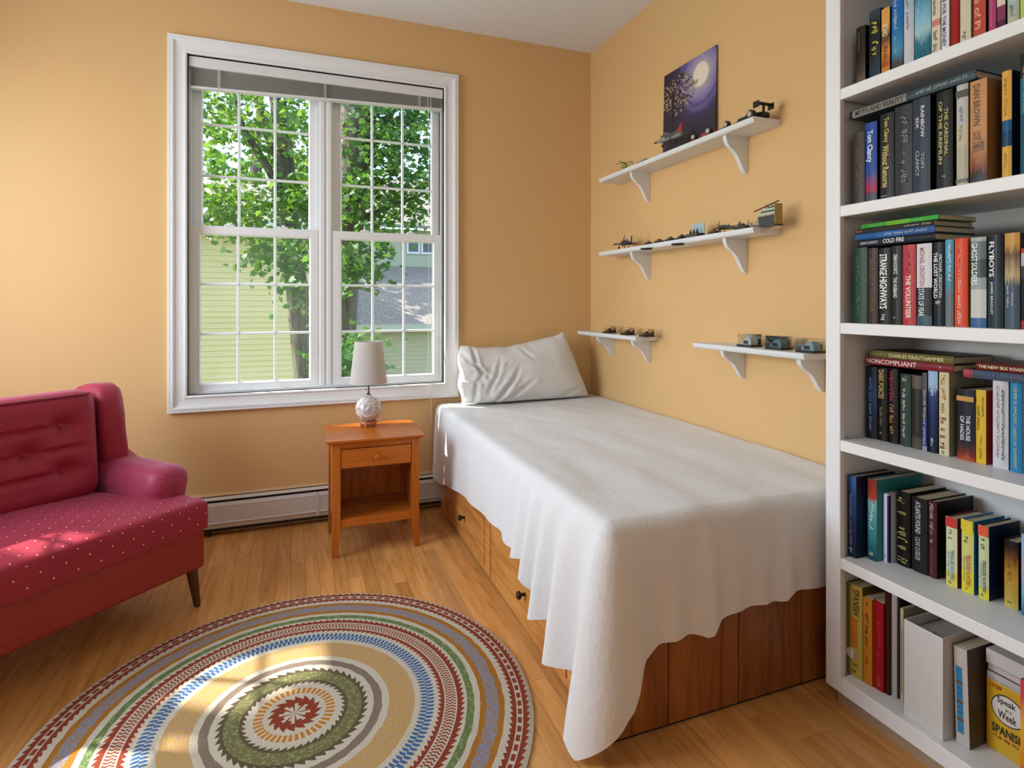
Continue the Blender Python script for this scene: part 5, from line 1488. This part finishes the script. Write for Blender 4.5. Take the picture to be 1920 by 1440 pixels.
add(D_, 1918, 1936, 716, 'pink paperback at the near end beside the sky blue book', '#B86A80', '#8A4458', (), 0.10, 0.14, False, top=0.206)
z = max(tops) + 0.0012
z = flat_book(1806, 1945, z, 0.0195, 0.092, 0.155, 'blue hardback with a red end lying flat, titled Chaos', [(0, '#B04050'), (0.14, '#4E6286'), (1, '#4E6286')], '#2E3A58', [('CHAOS UNDER HEAVEN', 0.10, 0.98, 0.2, 0.8, '#1E2844')])
z = flat_book(1829, 1952, z, 0.0190, 0.092, 0.150, 'dark red hardback lying flat, titled New Silk Roads', '#6E1E18', '#4A120E', [('THE NEW SILK ROADS', 0.05, 0.78, 0.3, 0.7, '#E4D2A0')])

# shelf with the row of children's novels
E_ = 1
shelf_book(E_, 1588, 1604, 890, 'navy blue hardback with a white bird on its cover', [(0, '#162446'), (0.4, '#1A2E5C'), (0.75, '#244A86'), (0.95, '#3E6AA8')], '#16284E', [(2, 0.22, 0.86, 0.3, 0.6, '#9AAAC8'), (1, 0.88, 0.95, 0.25, 0.7, '#C8D0DC')], 0.035, 0.16, True, True)
shelf_book(E_, 1625, 1642.5, 896, 'teal hardback with a red patch at its top', [(0, '#1A4A5A'), (0.10, '#1E6A74'), (0.5, '#4AA0A8'), (0.72, '#7AB8BC'), (0.76, '#B03E28'), (0.96, '#8E3A2A')], '#2E8A90', [(1, 0.30, 0.62, 0.2, 0.8, '#B8D8D8'), (1, 0.9, 0.95, 0.2, 0.8, '#CFCBB0')], 0.070, 0.19, True, True)
shelf_book(E_, 1655, 1665.5, 924, 'slim white book with a navy joint', '#CDD0DA', '#C4C8D4', [(1, 0.90, 0.94, 0.2, 0.6, '#4A4E66')], 0.094, 0.14)
t_, g_ = shelf_book(E_, 1680, 1705, 918, 'black hardback covered in gold knotwork', '#14130F', '#0E0D0B', [(2, 0.03, 0.17, 0.12, 0.88, '#A89A58'), (3, 0.22, 0.36, 0.12, 0.88, '#A89A58'), (2, 0.40, 0.60, 0.12, 0.88, '#A89A58'), (2, 0.62, 0.78, 0.12, 0.88, '#A89A58'), (2, 0.84, 0.96, 0.12, 0.88, '#A89A58')], 0.115, 0.15)
shelf_book(E_, 1707.5, 1737.5, 929, 'black hardback titled Atlantis Found', '#26262A', '#1C1C20', [('ATLANTIS FOUND', 0.05, 0.48, 0.30, 0.62, '#C2C4C8'), ('CLIVE CUSSLER', 0.53, 0.84, 0.30, 0.60, '#A8AAB0')], 0.118, 0.15)
shelf_book(E_, 1738.5, 1755.5, 937, 'black hardback with a maroon spine', '#5A2A30', '#151214', [(2, 0.03, 0.44, 0.2, 0.7, '#C0A8A4'), (1, 0.50, 0.545, 0.3, 0.6, '#E0D8D4'), (3, 0.60, 0.95, 0.4, 0.6, '#8A5A5C')], 0.122, 0.15)
def hunters(xl, xr, yt, head, body, edge, tcol, label, sb):
    t, g = shelf_book(E_, xl, xr, yt, label, body, edge, [(2, 0.17, 0.32, 0.3, 0.7, '#7A7A4A'), ('TREASURE HUNTERS', 0.46, 0.90, 0.45, 0.78, tcol), (3, 0.50, 0.86, 0.22, 0.38, '#8E9A8A'), (1, 0.92, 0.96, 0.3, 0.6, '#6A6430')], sb, 0.125, True, bands=((0.0, 0.14, head),))
    return t
hunters(1772, 1793.5, 967, '#C82A2A', [(0, '#D8D060'), (0.2, '#CFD8AE')], '#7A2E24', '#3A86A8', 'children novel with a red head band and pale green spine', 0.118)
hunters(1801, 1824.5, 972, '#D8C832', [(0, '#DCD23E'), (0.3, '#CFCE7A'), (0.8, '#D8CC3A')], '#2A86C0', '#C0502A', 'yellow children novel with blue covers', 0.122)
hunters(1833, 1853, 983, '#D8562A', [(0, '#D4CE4E'), (0.15, '#C4D0A4')], '#14284E', '#1E3E4E', 'children novel with an orange head band and navy covers', 0.124)
shelf_book(E_, 1881, 1908, 1010, 'golden brown novel with a sailing ship', [(0, '#C2B45A'), (0.2, '#B89A44'), (0.5, '#BC8A34'), (0.75, '#7A4A20'), (0.9, '#2A2018')], '#1E1A14', [(2, 0.35, 0.6, 0.3, 0.6, '#8E6A24'), (1, 0.90, 0.94, 0.3, 0.6, '#5A5A2A')], 0.140, 0.13, True, True)
shelf_book(E_, 1913, 1936, 1000, 'light blue and pink novel beside the golden brown one', [(0, '#1E6A8E'), (0.3, '#7AB4D0'), (0.6, '#C4A8B8'), (0.85, '#8EB8DC')], '#2A5A7A', (), 0.130, 0.13, True, True)
# navy joint of the slim white book
bs = [o for o in bpy.data.objects if o.get('label') == 'slim white book with a navy joint'][0]
X = XBK + 0.094
yr = onX(1665.5, 500, X).y
MB().box(X + 0.0008, X + 0.010, yr - 0.0006, yr + 0.004, SHZ[1] + 0.002, SHZ[1] + 0.188).build('joint', plain('#1A2460', 0.4), bs, org=tuple(bs.location))

# bottom shelf
F_ = 0
t_, g_ = shelf_book(F_, 1586, 1615.5, 1089, 'yellow and green boxed language set lettered Spanish', '#B8A048', '#6A5A28', [('SPANISH', 0.04, 0.32, 0.45, 0.85, '#4A2A14'), (2, 0.85, 0.96, 0.4, 0.75, '#7A6A2A')], 0.040, 0.20)
org = tuple(t_.location); X, yl, yr, z0, z1 = g_; H, W = z1 - z0, yl - yr
MB().box(X - 0.0004, X + 0.0006, yl - W * 0.16, yl, z0 + 0.001, z1 - 0.001).build('green_strip', plain('#5A6E3A', 0.4), t_, org=org)
MB().cbox(X - 0.0008, X + 0.0006, yl - W * 0.70, yl - W * 0.22, z1 - H * 0.68, z1 - H * 0.36, 0.0005).build('orange_panel', plain('#B8701E', 0.4), t_, org=org)
MB().lathe([(0.014, -0.0005), (0.014, 0.0005)], 20, (X - 0.0004, yl - W * 0.30, z1 - H * 0.76), 'X').build('white_disc', plain('#CFCBBE', 0.5), t_, org=org)
MB().add([(X - 0.001, yl - W * 0.45, z1 - H * 0.72), (X - 0.001, yl - W * 0.45, z1 - H * 0.82), (X - 0.001, yl - W * 0.78, z1 - H * 0.79)], [(0, 1, 2)]).build('pink_flag', plain('#B08A90', 0.5), t_, org=org)
shelf_book(F_, 1616.5, 1634.5, 1117, 'orange paperback with dark blue lettering', '#C27E22', '#A86818', [(1, 0.04, 0.09, 0.35, 0.6, '#4A3A1E'), (3, 0.18, 0.56, 0.28, 0.66, '#2E3A4A'), (1, 0.68, 0.78, 0.35, 0.6, '#6A3A1A')], 0.044, 0.17, False)
shelf_book(F_, 1636, 1656, 1123, 'red paperback beside the orange one', '#A81A20', '#8E1218', [(2, 0.22, 0.62, 0.4, 0.75, '#D84A44'), (1, 0.84, 0.95, 0.45, 0.7, '#D8863A')], 0.050, 0.17, False)
shelf_book(F_, 1657, 1667, 1118, 'thin dark red-brown book beside the red paperback', '#4A1812', '#3A120E', (), 0.055, 0.19, top=0.290)
shelf_book(F_, 1668.5, 1681, 1118, 'slim grey-white folder beside the red-brown book', '#B4B0AA', '#9A968F', (), 0.062, 0.20, top=0.286)
shelf_book(F_, 1682, 1687, 1130, 'thin navy booklet beside the slim folder', '#1E2A44', '#1A2236', (), 0.070, 0.19, False, top=0.278)
shelf_book(F_, 1687.5, 1694, 1140, 'thin cream booklet against the white binder', '#C2B59A', '#A8987A', [(4, 0.2, 0.9, 0.3, 0.7, '#6A5A48')], 0.062, 0.19, False, top=0.250)
# big white ring binder
X = XBK + 0.020
yl, yr = onX(1694.5, 500, X).y, onX(1768, 500, X).y
zb = SHZ[0] + 0.0006
zt = onX(1694.5, 1160, X).z
bd = thing('ring_binder', 'thick white ring binder standing open at the top', 'binder', (X, (yl + yr) / 2, zb))
org = tuple(bd.location)
M_VINYL = plain('#CDCECC', 0.35, var=0.02)
MB().cbox(X, X + 0.004, yr, yl, zb, zt, 0.0015).build('spine', M_VINYL, bd, org=org)
for yy in (yr, yl - 0.003):
    MB().cbox(X + 0.004, X + 0.245, yy, yy + 0.003, zb, zt, 0.001).build('cover', M_VINYL, bd, org=org)
MB().box(X + 0.012, X + 0.225, yr + 0.012, yl - 0.010, zb + 0.012, zt - 0.022).build('papers', plain('#BEB9AE', 0.8), bd, org=org)
MB().box(X + 0.0045, X + 0.008, yr + 0.02, yl - 0.02, zb + 0.01, zt - 0.008).build('ring_plate', M_STEEL, bd, org=org)
for zz in (zt - 0.018, zt - 0.11, zb + 0.06):
    pts = [(X + 0.008 + 0.030 * math.sin(math.pi * k / 8), (yl + yr) / 2 - 0.024 * math.cos(math.pi * k / 8), zz) for k in range(9)]
    MB().tube(pts, 0.0016, 6).build('ring', M_STEEL, bd, org=org)
# white book with a blue label strip, leaning
LAST[F_] = 9
t_, g_ = shelf_book(F_, 1792, 1818, 1222, 'white softcover with a blue illustrated spine panel', '#BEBAB4', '#5A4A3A', (), 0.050, 0.18, False, top=0.232)
org = tuple(t_.location); X, yl, yr, z0, z1 = g_; H, W = z1 - z0, yl - yr
MB().box(X - 0.0004, X + 0.0008, yl - W * 0.62, yl - W * 0.16, z0 + H * 0.12, z1 - H * 0.20).build('blue_panel', plain('#2A7AA8', 0.4), t_, org=org)
for f in (0.36, 0.56, 0.74):
    MB().box(X - 0.0007, X + 0.0006, yl - W * 0.64, yl - W * 0.14, z1 - H * f - 0.003, z1 - H * f + 0.003).build('brown_line', plain('#6A4A34', 0.5), t_, org=org)
for k, f in enumerate((0.42, 0.47, 0.62, 0.67)):
    MB().box(X - 0.0007, X + 0.0006, yl - W * 0.56, yl - W * 0.24, z1 - H * f - 0.0012, z1 - H * f + 0.0012).build('ruled_line', plain('#1A4A78', 0.5), t_, org=org)
t_.rotation_euler = (math.radians(-1.6), 0, 0)
t_.location.z += 0.0006
# language course box facing out, papers on top
XF = XBK + 0.108
yl, yr = onX(1849, 500, XF).y, onX(1922, 500, XF).y
zb = SHZ[0] + 0.0006
zt = onX(1836, 1330, XF).z
zt = zb + 0.165
sp_ = thing('language_course_box', 'yellow language course box with a white oval', 'box', (XF, (yl + yr) / 2, zb))
org = tuple(sp_.location)
MB().cbox(XF, XF + 0.12, yr, yl, zb, zt, 0.002).build('box_body', plain('#CFA41E', 0.4), sp_, org=org)
W, H = yl - yr, zt - zb
yc, zc = yl - W * 0.58, zb + H * 0.66
ov = MB()
pts = [(0.50 * W * math.cos(2 * math.pi * k / 40) * 0.88, H * 0.21 * math.sin(2 * math.pi * k / 40)) for k in range(40)]
ov.add([(XF - 0.0004, yc - p[0], zc + p[1]) for p in pts], [tuple(range(40))])
ov.build('oval_border', plain('#2A241A', 0.5), sp_, org=org)
MB().add([(XF - 0.0008, yc - p[0] * 0.94, zc + p[1] * 0.92) for p in pts], [tuple(range(40))]).build('white_oval', plain('#D8D4CC', 0.5), sp_, org=org)
text(sp_, org, 'Speak', XF - 0.0012, yc + W * 0.28, yc - W * 0.20, zc + H * 0.155, zc + H * 0.045, '#1E1B16', 'H')
text(sp_, org, 'in a', XF - 0.0012, yc + W * 0.06, yc - W * 0.10, zc + H * 0.03, zc - H * 0.01, '#1E1B16', 'H')
text(sp_, org, 'Week', XF - 0.0012, yc + W * 0.26, yc - W * 0.22, zc - H * 0.03, zc - H * 0.14, '#1E1B16', 'H')
text(sp_, org, 'SPANISH', XF - 0.0012, yl - W * 0.16, yl - W * 0.98, zb + H * 0.40, zb + H * 0.28, '#1E1B16', 'H')
letters(sp_, org, XF - 0.0012, yl - W * 0.2, yl - W * 0.85, zb + H * 0.25, zb + H * 0.21, '#B4502A', 'H', 5, 3)
letters(sp_, org, XF - 0.0012, yl - W * 0.1, yl - W * 0.42, zb + H * 0.96, zb + H * 0.90, '#C8502A', 'H', 8, 1)
z = zt + 0.0008
for lab, th_, c1, off in (('pale grey pad lying on the language course box', 0.016, '#B9B8BA', 0.0), ('white workbook with a red lower edge line', 0.018, '#C6BFBA', 0.004), ('white paper stack, topmost above the language course box', 0.034, '#C9C7C6', -0.003)):
    p_ = thing('workbook', lab, 'workbook', (XF + off, (yl + yr) / 2, z), group='workbooks on the language course box')
    o_ = tuple(p_.location)
    MB().cbox(XF + off, XF + 0.15, yr - 0.012, yl - 0.001, z, z + th_, 0.0015).build('pages', plain(c1, 0.6), p_, org=o_)
    MB().box(XF + off - 0.0004, XF + 0.15, yr - 0.0122, yl - 0.0012, z, z + 0.002).build('cover', plain('#7A2028' if 'red' in lab else '#8E96A0', 0.5), p_, org=o_)
    z += th_ + 0.0008
shelf_book(F_, 1912, 1938, 1250, 'orange and red paperback in front of the language course box', [(0, '#B01E28'), (0.25, '#D07A1E'), (0.6, '#D8A83A'), (0.85, '#C8404E')], '#A83A2A', (), 0.028, 0.06, False, True, top=0.245)
# ================================================================ outside
GZ = -3.0
def grass_mat():
    t = NT('lawn')
    co = t.coord()
    t.color(t.ramp(t.noise(co, 3, 5, 0.7), [(0.35, '#4A6A2A'), (0.65, '#7A9A44')]))
    t.set(Roughness=0.9)
    return t.m
o = MB().box(-60, 60, 3.6, 90, GZ - 0.2, GZ).build('lawn', grass_mat())
o['kind'] = 'structure'; o['label'] = 'green lawn outside the window'

M_SIDING = plain('#F4DCA2', 0.7, var=0.03, vscale=2)
M_SIDING2 = plain('#C2B796', 0.7, var=0.03, vscale=2)
def shingles(name):
    t = NT(name)
    co = t.n('NewGeometry').outputs['Position']
    br = t.n('TexBrick')
    br.inputs['Color1'].default_value = lin('#A69C8E'); br.inputs['Color2'].default_value = lin('#988E82'); br.inputs['Mortar'].default_value = lin('#857C70')
    br.inputs['Scale'].default_value = 1.0; br.inputs['Brick Width'].default_value = 0.22; br.inputs['Row Height'].default_value = 0.13; br.inputs['Mortar Size'].default_value = 0.012
    cx = t.n('SeparateXYZ'); t.l(co, cx.inputs[0])
    cb = t.n('CombineXYZ'); t.l(cx.outputs[0], cb.inputs[0]); t.l(cx.outputs[1], cb.inputs[1])
    t.l(cb.outputs[0], br.inputs['Vector'])
    t.color(br.outputs['Color']); t.set(Roughness=0.9)
    return t.m
M_ROOF = shingles('pale_roof_shingles')
def clapboards(x0, x1, y, z0, z1, mat, parent, org):
    b = MB()
    z = z0
    while z < z1:
        b.add([(x0, y - 0.024, z), (x1, y - 0.024, z), (x1, y - 0.006, z + 0.105), (x0, y - 0.006, z + 0.105), (x0, y - 0.006, z - 0.001), (x1, y - 0.006, z - 0.001)], [(0, 1, 2, 3), (4, 5, 1, 0)])
        z += 0.105
    b.build('clapboards', mat, parent, org=org, kind='stuff')
# yellow house, gable-free front
YH = 12.0
xr_ = onY(612, 600, YH).x
ze = onY(470, 431, YH).z
h1 = thing('neighbour_house', 'pale yellow clapboard house beyond the trees', 'house', (xr_ - 6, YH + 3, GZ))
HO1 = tuple(h1.location)
MB().box(xr_ - 12, xr_, YH, YH + 4.2, GZ, ze).build('wall', M_SIDING, h1, org=HO1)
clapboards(xr_ - 12, xr_ - 0.10, YH, GZ, ze - 0.12, M_SIDING, h1, HO1)
MB().box(xr_ - 0.11, xr_ + 0.01, YH - 0.03, YH + 0.02, GZ, ze).build('corner_board', M_SIDING, h1, org=HO1)
MB().prism([(YH - 0.35, ze), (YH + 2.1, ze + 1.15), (YH + 4.5, ze), (YH + 4.5, ze + 0.12), (YH + 2.1, ze + 1.27), (YH - 0.35, ze + 0.12)], xr_ - 12.3, xr_ + 0.02, 'X').build('roof', M_ROOF, h1, org=HO1)
MB().box(xr_ - 12.3, xr_ + 0.02, YH - 0.40, YH - 0.34, ze - 0.04, ze + 0.12).build('gutter', M_TRIM, h1, org=HO1)
# grey-green house with a porch roof, further right and back
Y2 = 14.0
xa, xb = xr_ + 0.04, 9.0
z_e = onY(720, 618, Y2).z
h2 = thing('neighbour_house', 'grey-green house with a pale porch roof and upper windows', 'house', ((xa + xb) / 2, Y2 + 3, GZ))
HO2 = tuple(h2.location)
MB().box(xa, xb, Y2 + 0.3, Y2 + 3.6, GZ, z_e).build('wall', M_SIDING2, h2, org=HO2)
clapboards(xa, xb, Y2 + 0.3, GZ, z_e - 0.05, M_SIDING2, h2, HO2)
z_r = onY(720, 505, Y2 + 3.6).z
MB().prism([(Y2, z_e), (Y2 + 3.6, z_r), (Y2 + 3.6, z_r + 0.1), (Y2, z_e + 0.1)], xa, xb, 'X').build('porch_roof', M_ROOF, h2, org=HO2)
MB().box(xa, xb, Y2 - 0.06, Y2, z_e - 0.06, z_e + 0.12).build('gutter', plain('#C9C7B4', 0.5), h2, org=HO2)
zw0, zw1 = onY(760, 476, Y2 + 3.6).z, onY(760, 452, Y2 + 3.6).z
MB().box(xa, xb, Y2 + 3.6, Y2 + 8, z_e, zw1 + 0.35).build('upper_wall', plain('#B9BC9E', 0.7), h2, org=HO2)
for px0, px1 in ((762, 787), (789, 815), (700, 724)):
    x0_, x1_ = onY(px0, 460, Y2 + 3.6).x, onY(px1, 460, Y2 + 3.6).x
    w = MB().box(x0_, x1_, Y2 + 3.54, Y2 + 3.6, zw0, zw1 + 0.05).build('window', M_TRIM, h2, org=HO2)
    MB().box(x0_ + 0.06, x1_ - 0.06, Y2 + 3.53, Y2 + 3.545, zw0 + 0.07, zw1 - 0.03).build('pane', plain('#3E4A4C', 0.15), w, org=HO2)
zt_ = zw1 + 0.35
MB().prism([(Y2 + 3.2, zt_), (Y2 + 8, zt_ + 2.4), (Y2 + 8, zt_ + 2.5), (Y2 + 3.2, zt_ + 0.1)], xa, xb, 'X').build('roof', M_ROOF, h2, org=HO2)

# ---------------------------------------------------------------- trees
def leaf_mat(name, c1, c2, tr):
    t = NT(name)
    gi = t.n('NewGeometry')
    col = t.ramp(t.noise(gi.outputs['Position'], 1.6, 3), [(0.35, c1), (0.65, c2)])
    t.color(col); t.set(Roughness=0.45)
    tl_ = t.n('BsdfTranslucent'); t.l(t.mix(0.35, col, tr), tl_.inputs[0])
    mx = t.n('MixShader'); mx.inputs[0].default_value = 0.5
    t.l(t.b.outputs[0], mx.inputs[1]); t.l(tl_.outputs[0], mx.inputs[2]); t.l(mx.outputs[0], t.out.inputs[0])
    return t.m
M_LEAF = leaf_mat('maple_leaf', '#3E6E2C', '#5E8E38', '#B4D83C')
M_LEAF_D = leaf_mat('maple_leaf_dark', '#34622A', '#4E8034', '#8EB83A')
M_LEAF2 = leaf_mat('maple_leaf_sunlit', '#6A8E2E', '#8EAE3A', '#D4E84A')  # paler leaf copy, the sunshine is put into its colour
def bark():
    t = NT('bark')
    co = t.coord()
    f = t.noise(t.mapping(co, (9, 9, 1.5)), 2.2, 5, 0.65, 0.4)
    t.color(t.ramp(f, [(0.35, '#4A4238'), (0.6, '#7A7264'), (0.75, '#8E897C')]))
    t.set(Roughness=0.9); t.bump(f, 0.8, 0.03)
    return t.m
M_BARK = bark()
LEAF = np.array([(0, -0.5), (0.13, -0.34), (0.42, -0.30), (0.33, -0.08), (0.5, 0.12), (0.22, 0.16), (0.0, 0.52), (-0.22, 0.16), (-0.5, 0.12), (-0.33, -0.08), (-0.42, -0.30), (-0.13, -0.34)])
def foliage(name, blobs, size, seed, mat, parent, org, holes=()):
    rs = np.random.RandomState(seed)
    P, S = [], []
    for (c, r, n) in blobs:
        # clusters inside the blob
        nc = max(3, n // 22)
        d = rs.normal(size=(nc, 3)); d /= np.linalg.norm(d, axis=1)[:, None]
        cc = np.array(c) + d * (rs.uniform(0.25, 1, (nc, 1)) ** 0.6) * np.array(r)
        k = rs.randint(0, nc, n)
        P.append(cc[k] + rs.normal(size=(n, 3)) * 0.16 * np.array([1, 1, 0.6]))
    P = np.concatenate(P)
    for (a, d, rad) in holes:
        a, d = np.array(a), np.array(d)
        rel = P - a
        dist = np.linalg.norm(rel - (rel @ d)[:, None] * d, axis=1)
        P = P[dist > rad]
    n = len(P)
    nrm = rs.normal(size=(n, 3)) * 0.55 + np.array([0.0, -0.35, 0.75]); nrm /= np.linalg.norm(nrm, axis=1)[:, None]
    h = rs.normal(size=(n, 3)); u = np.cross(nrm, h); u /= np.linalg.norm(u, axis=1)[:, None]; v = np.cross(nrm, u)
    s = size * rs.uniform(0.6, 1.2, n)
    m = len(LEAF)
    co = P[:, None, :] + (u[:, None, :] * LEAF[None, :, 0:1] + v[:, None, :] * LEAF[None, :, 1:2]) * s[:, None, None]
    # fold along the midrib
    co += nrm[:, None, :] * (np.abs(LEAF[None, :, 0:1]) * 0.25 * s[:, None, None])
    co = co.reshape(-1, 3) - np.array(org)
    me = bpy.data.meshes.new(name)
    me.vertices.add(n * m); me.vertices.foreach_set('co', co.ravel())
    me.loops.add(n * m); me.loops.foreach_set('vertex_index', np.arange(n * m))
    me.polygons.add(n); me.polygons.foreach_set('loop_start', np.arange(n) * m)
    me.update(calc_edges=True)
    me.materials.append(mat)
    o = bpy.data.objects.new(name, me); COL.objects.link(o); o.parent = parent
    o['kind'] = 'stuff'
    return o
def tree(label, trunk, radii, branches, blobs, size, seed, mat=None, holes=(), light=()):
    base = Vector(trunk[0]); base.z = GZ
    t = thing('maple_tree', label, 'tree', base, group='trees outside the window')
    org = tuple(base)
    pts = [base] + [Vector(p) for p in trunk[1:]]
    MB().tube(pts, radii, 16).build('trunk', M_BARK, t, smooth=True, org=org)
    for (p, r) in branches:
        MB().tube(p, r, 8).build('branch', M_BARK, t, smooth=True, org=org)
    foliage('foliage', blobs, size, seed, mat or M_LEAF, t, org, holes)
    if light: foliage('sunlit_foliage', light, size, seed + 1, M_LEAF2, t, org, holes)  # paler leaves coloured to look sunlit
    return t
def px(x, y, Y): return tuple(onY(x, y, Y))
# tree seen through the left unit
Yt = 8.0
tr1 = [px(582, 1000, Yt), px(577, 720, Yt), px(563, 600, Yt), px(550, 480, Yt), px(542, 380, Yt), px(530, 260, Yt), px(519, 170, Yt), px(505, 20, Yt)]
br1 = [([px(545, 400, Yt), px(505, 320, Yt - 0.1), px(455, 240, Yt - 0.2), px(430, 150, Yt - 0.2)], [0.07, 0.05, 0.04, 0.02]),
       ([px(537, 320, Yt), px(500, 250, Yt + 0.2), px(480, 170, Yt + 0.3), px(470, 90, Yt + 0.3)], [0.08, 0.06, 0.05, 0.03]),
       ([px(548, 440, Yt), px(575, 380, Yt + 0.2), px(600, 300, Yt + 0.4), px(640, 250, Yt + 0.4)], [0.06, 0.045, 0.03, 0.02]),
       ([px(552, 500, Yt), px(535, 500, Yt - 0.4), px(500, 495, Yt - 0.7)], [0.03, 0.02, 0.01]),
       ([px(560, 590, Yt), px(575, 570, Yt - 0.4), px(570, 560, Yt - 0.8)], [0.025, 0.02, 0.01])]
def B(x, y, Y, rx, ry, rz, n): return (px(x, y, Y), (rx, ry, rz), n)
bl1 = [B(430, 300, Yt, 0.5, 0.7, 0.5, 200), B(440, 400, Yt - 0.2, 0.6, 0.6, 0.30, 520), B(480, 220, Yt, 0.6, 0.7, 0.6, 330), B(550, 250, Yt - 0.3, 0.5, 0.6, 0.9, 420), B(560, 390, Yt - 0.5, 0.45, 0.4, 0.35, 380),
       B(410, 190, Yt + 0.3, 0.5, 0.7, 0.5, 220), B(520, 480, Yt - 0.7, 0.33, 0.3, 0.16, 170), B(570, 540, Yt - 0.8, 0.22, 0.2, 0.22, 130), B(565, 470, Yt - 0.6, 0.35, 0.3, 0.25, 200), B(480, 120, Yt + 0.2, 1.4, 0.6, 0.5, 420), B(560, 30, Yt + 0.3, 2.2, 0.5, 0.8, 700)]
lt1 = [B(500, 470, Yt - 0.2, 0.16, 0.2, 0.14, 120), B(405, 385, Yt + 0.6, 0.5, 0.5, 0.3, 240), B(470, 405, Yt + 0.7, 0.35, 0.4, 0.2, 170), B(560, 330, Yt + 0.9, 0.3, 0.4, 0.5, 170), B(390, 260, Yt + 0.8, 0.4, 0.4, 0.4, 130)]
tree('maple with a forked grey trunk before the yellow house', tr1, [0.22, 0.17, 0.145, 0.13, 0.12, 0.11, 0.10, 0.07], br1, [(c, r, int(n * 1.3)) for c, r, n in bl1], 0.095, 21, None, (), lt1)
# darker tree through the right unit
Yu = 6.0
tr2 = [px(636, 1000, Yu), px(640, 700, Yu), px(646, 560, Yu), px(652, 460, Yu), px(660, 360, Yu), px(668, 250, Yu), px(672, 150, Yu), px(676, 0, Yu)]
br2 = [([px(662, 330, Yu), px(700, 280, Yu + 0.2), px(740, 200, Yu + 0.2), px(760, 120, Yu + 0.3)], [0.06, 0.045, 0.03, 0.02]), ([px(655, 420, Yu), px(720, 390, Yu + 0.2), px(780, 370, Yu + 0.4), px(815, 350, Yu + 0.4)], [0.04, 0.03, 0.02, 0.01]),
       ([px(668, 240, Yu), px(730, 230, Yu + 0.3), px(800, 220, Yu + 0.6)], [0.05, 0.035, 0.015])]
bl2 = [B(690, 250, Yu - 0.2, 0.35, 0.5, 0.6, 520), B(740, 300, Yu, 0.45, 0.6, 0.5, 620), B(690, 380, Yu - 0.2, 0.35, 0.5, 0.3, 430), B(775, 395, Yu + 0.3, 0.30, 0.4, 0.14, 180), B(790, 330, Yu + 0.4, 0.32, 0.4, 0.3, 240), B(665, 480, Yu - 0.3, 0.20, 0.3, 0.22, 230), B(660, 520, Yu - 0.4, 0.16, 0.2, 0.10, 90),
       B(800, 230, Yu + 0.6, 0.35, 0.4, 0.35, 210), B(740, 190, Yu, 0.5, 0.6, 0.35, 330), B(740, 60, Yu - 0.1, 1.6, 0.4, 0.7, 800), B(655, 660, Yu - 0.5, 0.13, 0.2, 0.28, 230)]
tree('darker maple with a straight trunk standing nearest the window', tr2, [0.20, 0.13, 0.13, 0.14, 0.15, 0.16, 0.15, 0.10], br2, [(c, r, int(n * 1.3)) for c, r, n in bl2], 0.08, 44, M_LEAF_D)
# unseen tree added beside the house: gaps in its crown shape the sun
holes = []
for tgt, rad in (((-0.60, 2.24, 0.43), 0.27), ((-0.86, 2.05, 0.43), 0.20), ((-0.10, 2.02, 0.0), 0.16), ((-0.24, 1.90, 0.0), 0.18), ((-0.36, 1.80, 0.0), 0.15), ((-0.46, 1.70, 0.0), 0.12), ((-0.80, 1.62, 0.0), 0.14)):
    holes.append((tgt, tuple(-SUN_DIR), rad))
c0 = Vector((-1.95, 2.55, 1.7)) - SUN_DIR * 3.4
tree('maple close to the side wall of the house', [(c0.x - 0.3, c0.y + 0.6, GZ), (c0.x - 0.3, c0.y + 0.6, 0.5), (c0.x - 0.15, c0.y + 0.3, 2.6), (c0.x, c0.y, 4.6)], [0.2, 0.16, 0.12, 0.05],
     [([(c0.x - 0.15, c0.y + 0.3, 2.6), (c0.x + 0.5, c0.y - 0.3, 3.6)], [0.06, 0.02])],
     [((c0.x, c0.y, c0.z), (1.0, 1.1, 1.0), 2600), ((c0.x + 0.1, c0.y - 0.5, c0.z - 0.4), (0.7, 0.8, 0.7), 1500), ((c0.x, c0.y + 0.4, c0.z + 0.4), (0.7, 0.8, 0.7), 1500)], 0.15, 77, None, holes)
# tree added behind the houses: its crown dapples the porch roof
c1 = Vector(onY(730, 540, 15.6)) - SUN_DIR * 5.5
tree('tall maple rising behind the neighbouring roofs', [(c1.x, c1.y, GZ), (c1.x, c1.y, 1.0), (c1.x + 0.1, c1.y, 4.0), (c1.x + 0.2, c1.y, 6.5)], [0.3, 0.26, 0.2, 0.06], [([(c1.x + 0.1, c1.y, 3.4), (c1.x + 1.4, c1.y - 0.4, 5.0)], [0.12, 0.04])],
     [((c1.x, c1.y, c1.z), (1.9, 1.7, 1.2), 620), ((c1.x + 1.7, c1.y, c1.z - 0.2), (1.3, 1.3, 0.9), 320)], 0.24, 91)
flush_text()
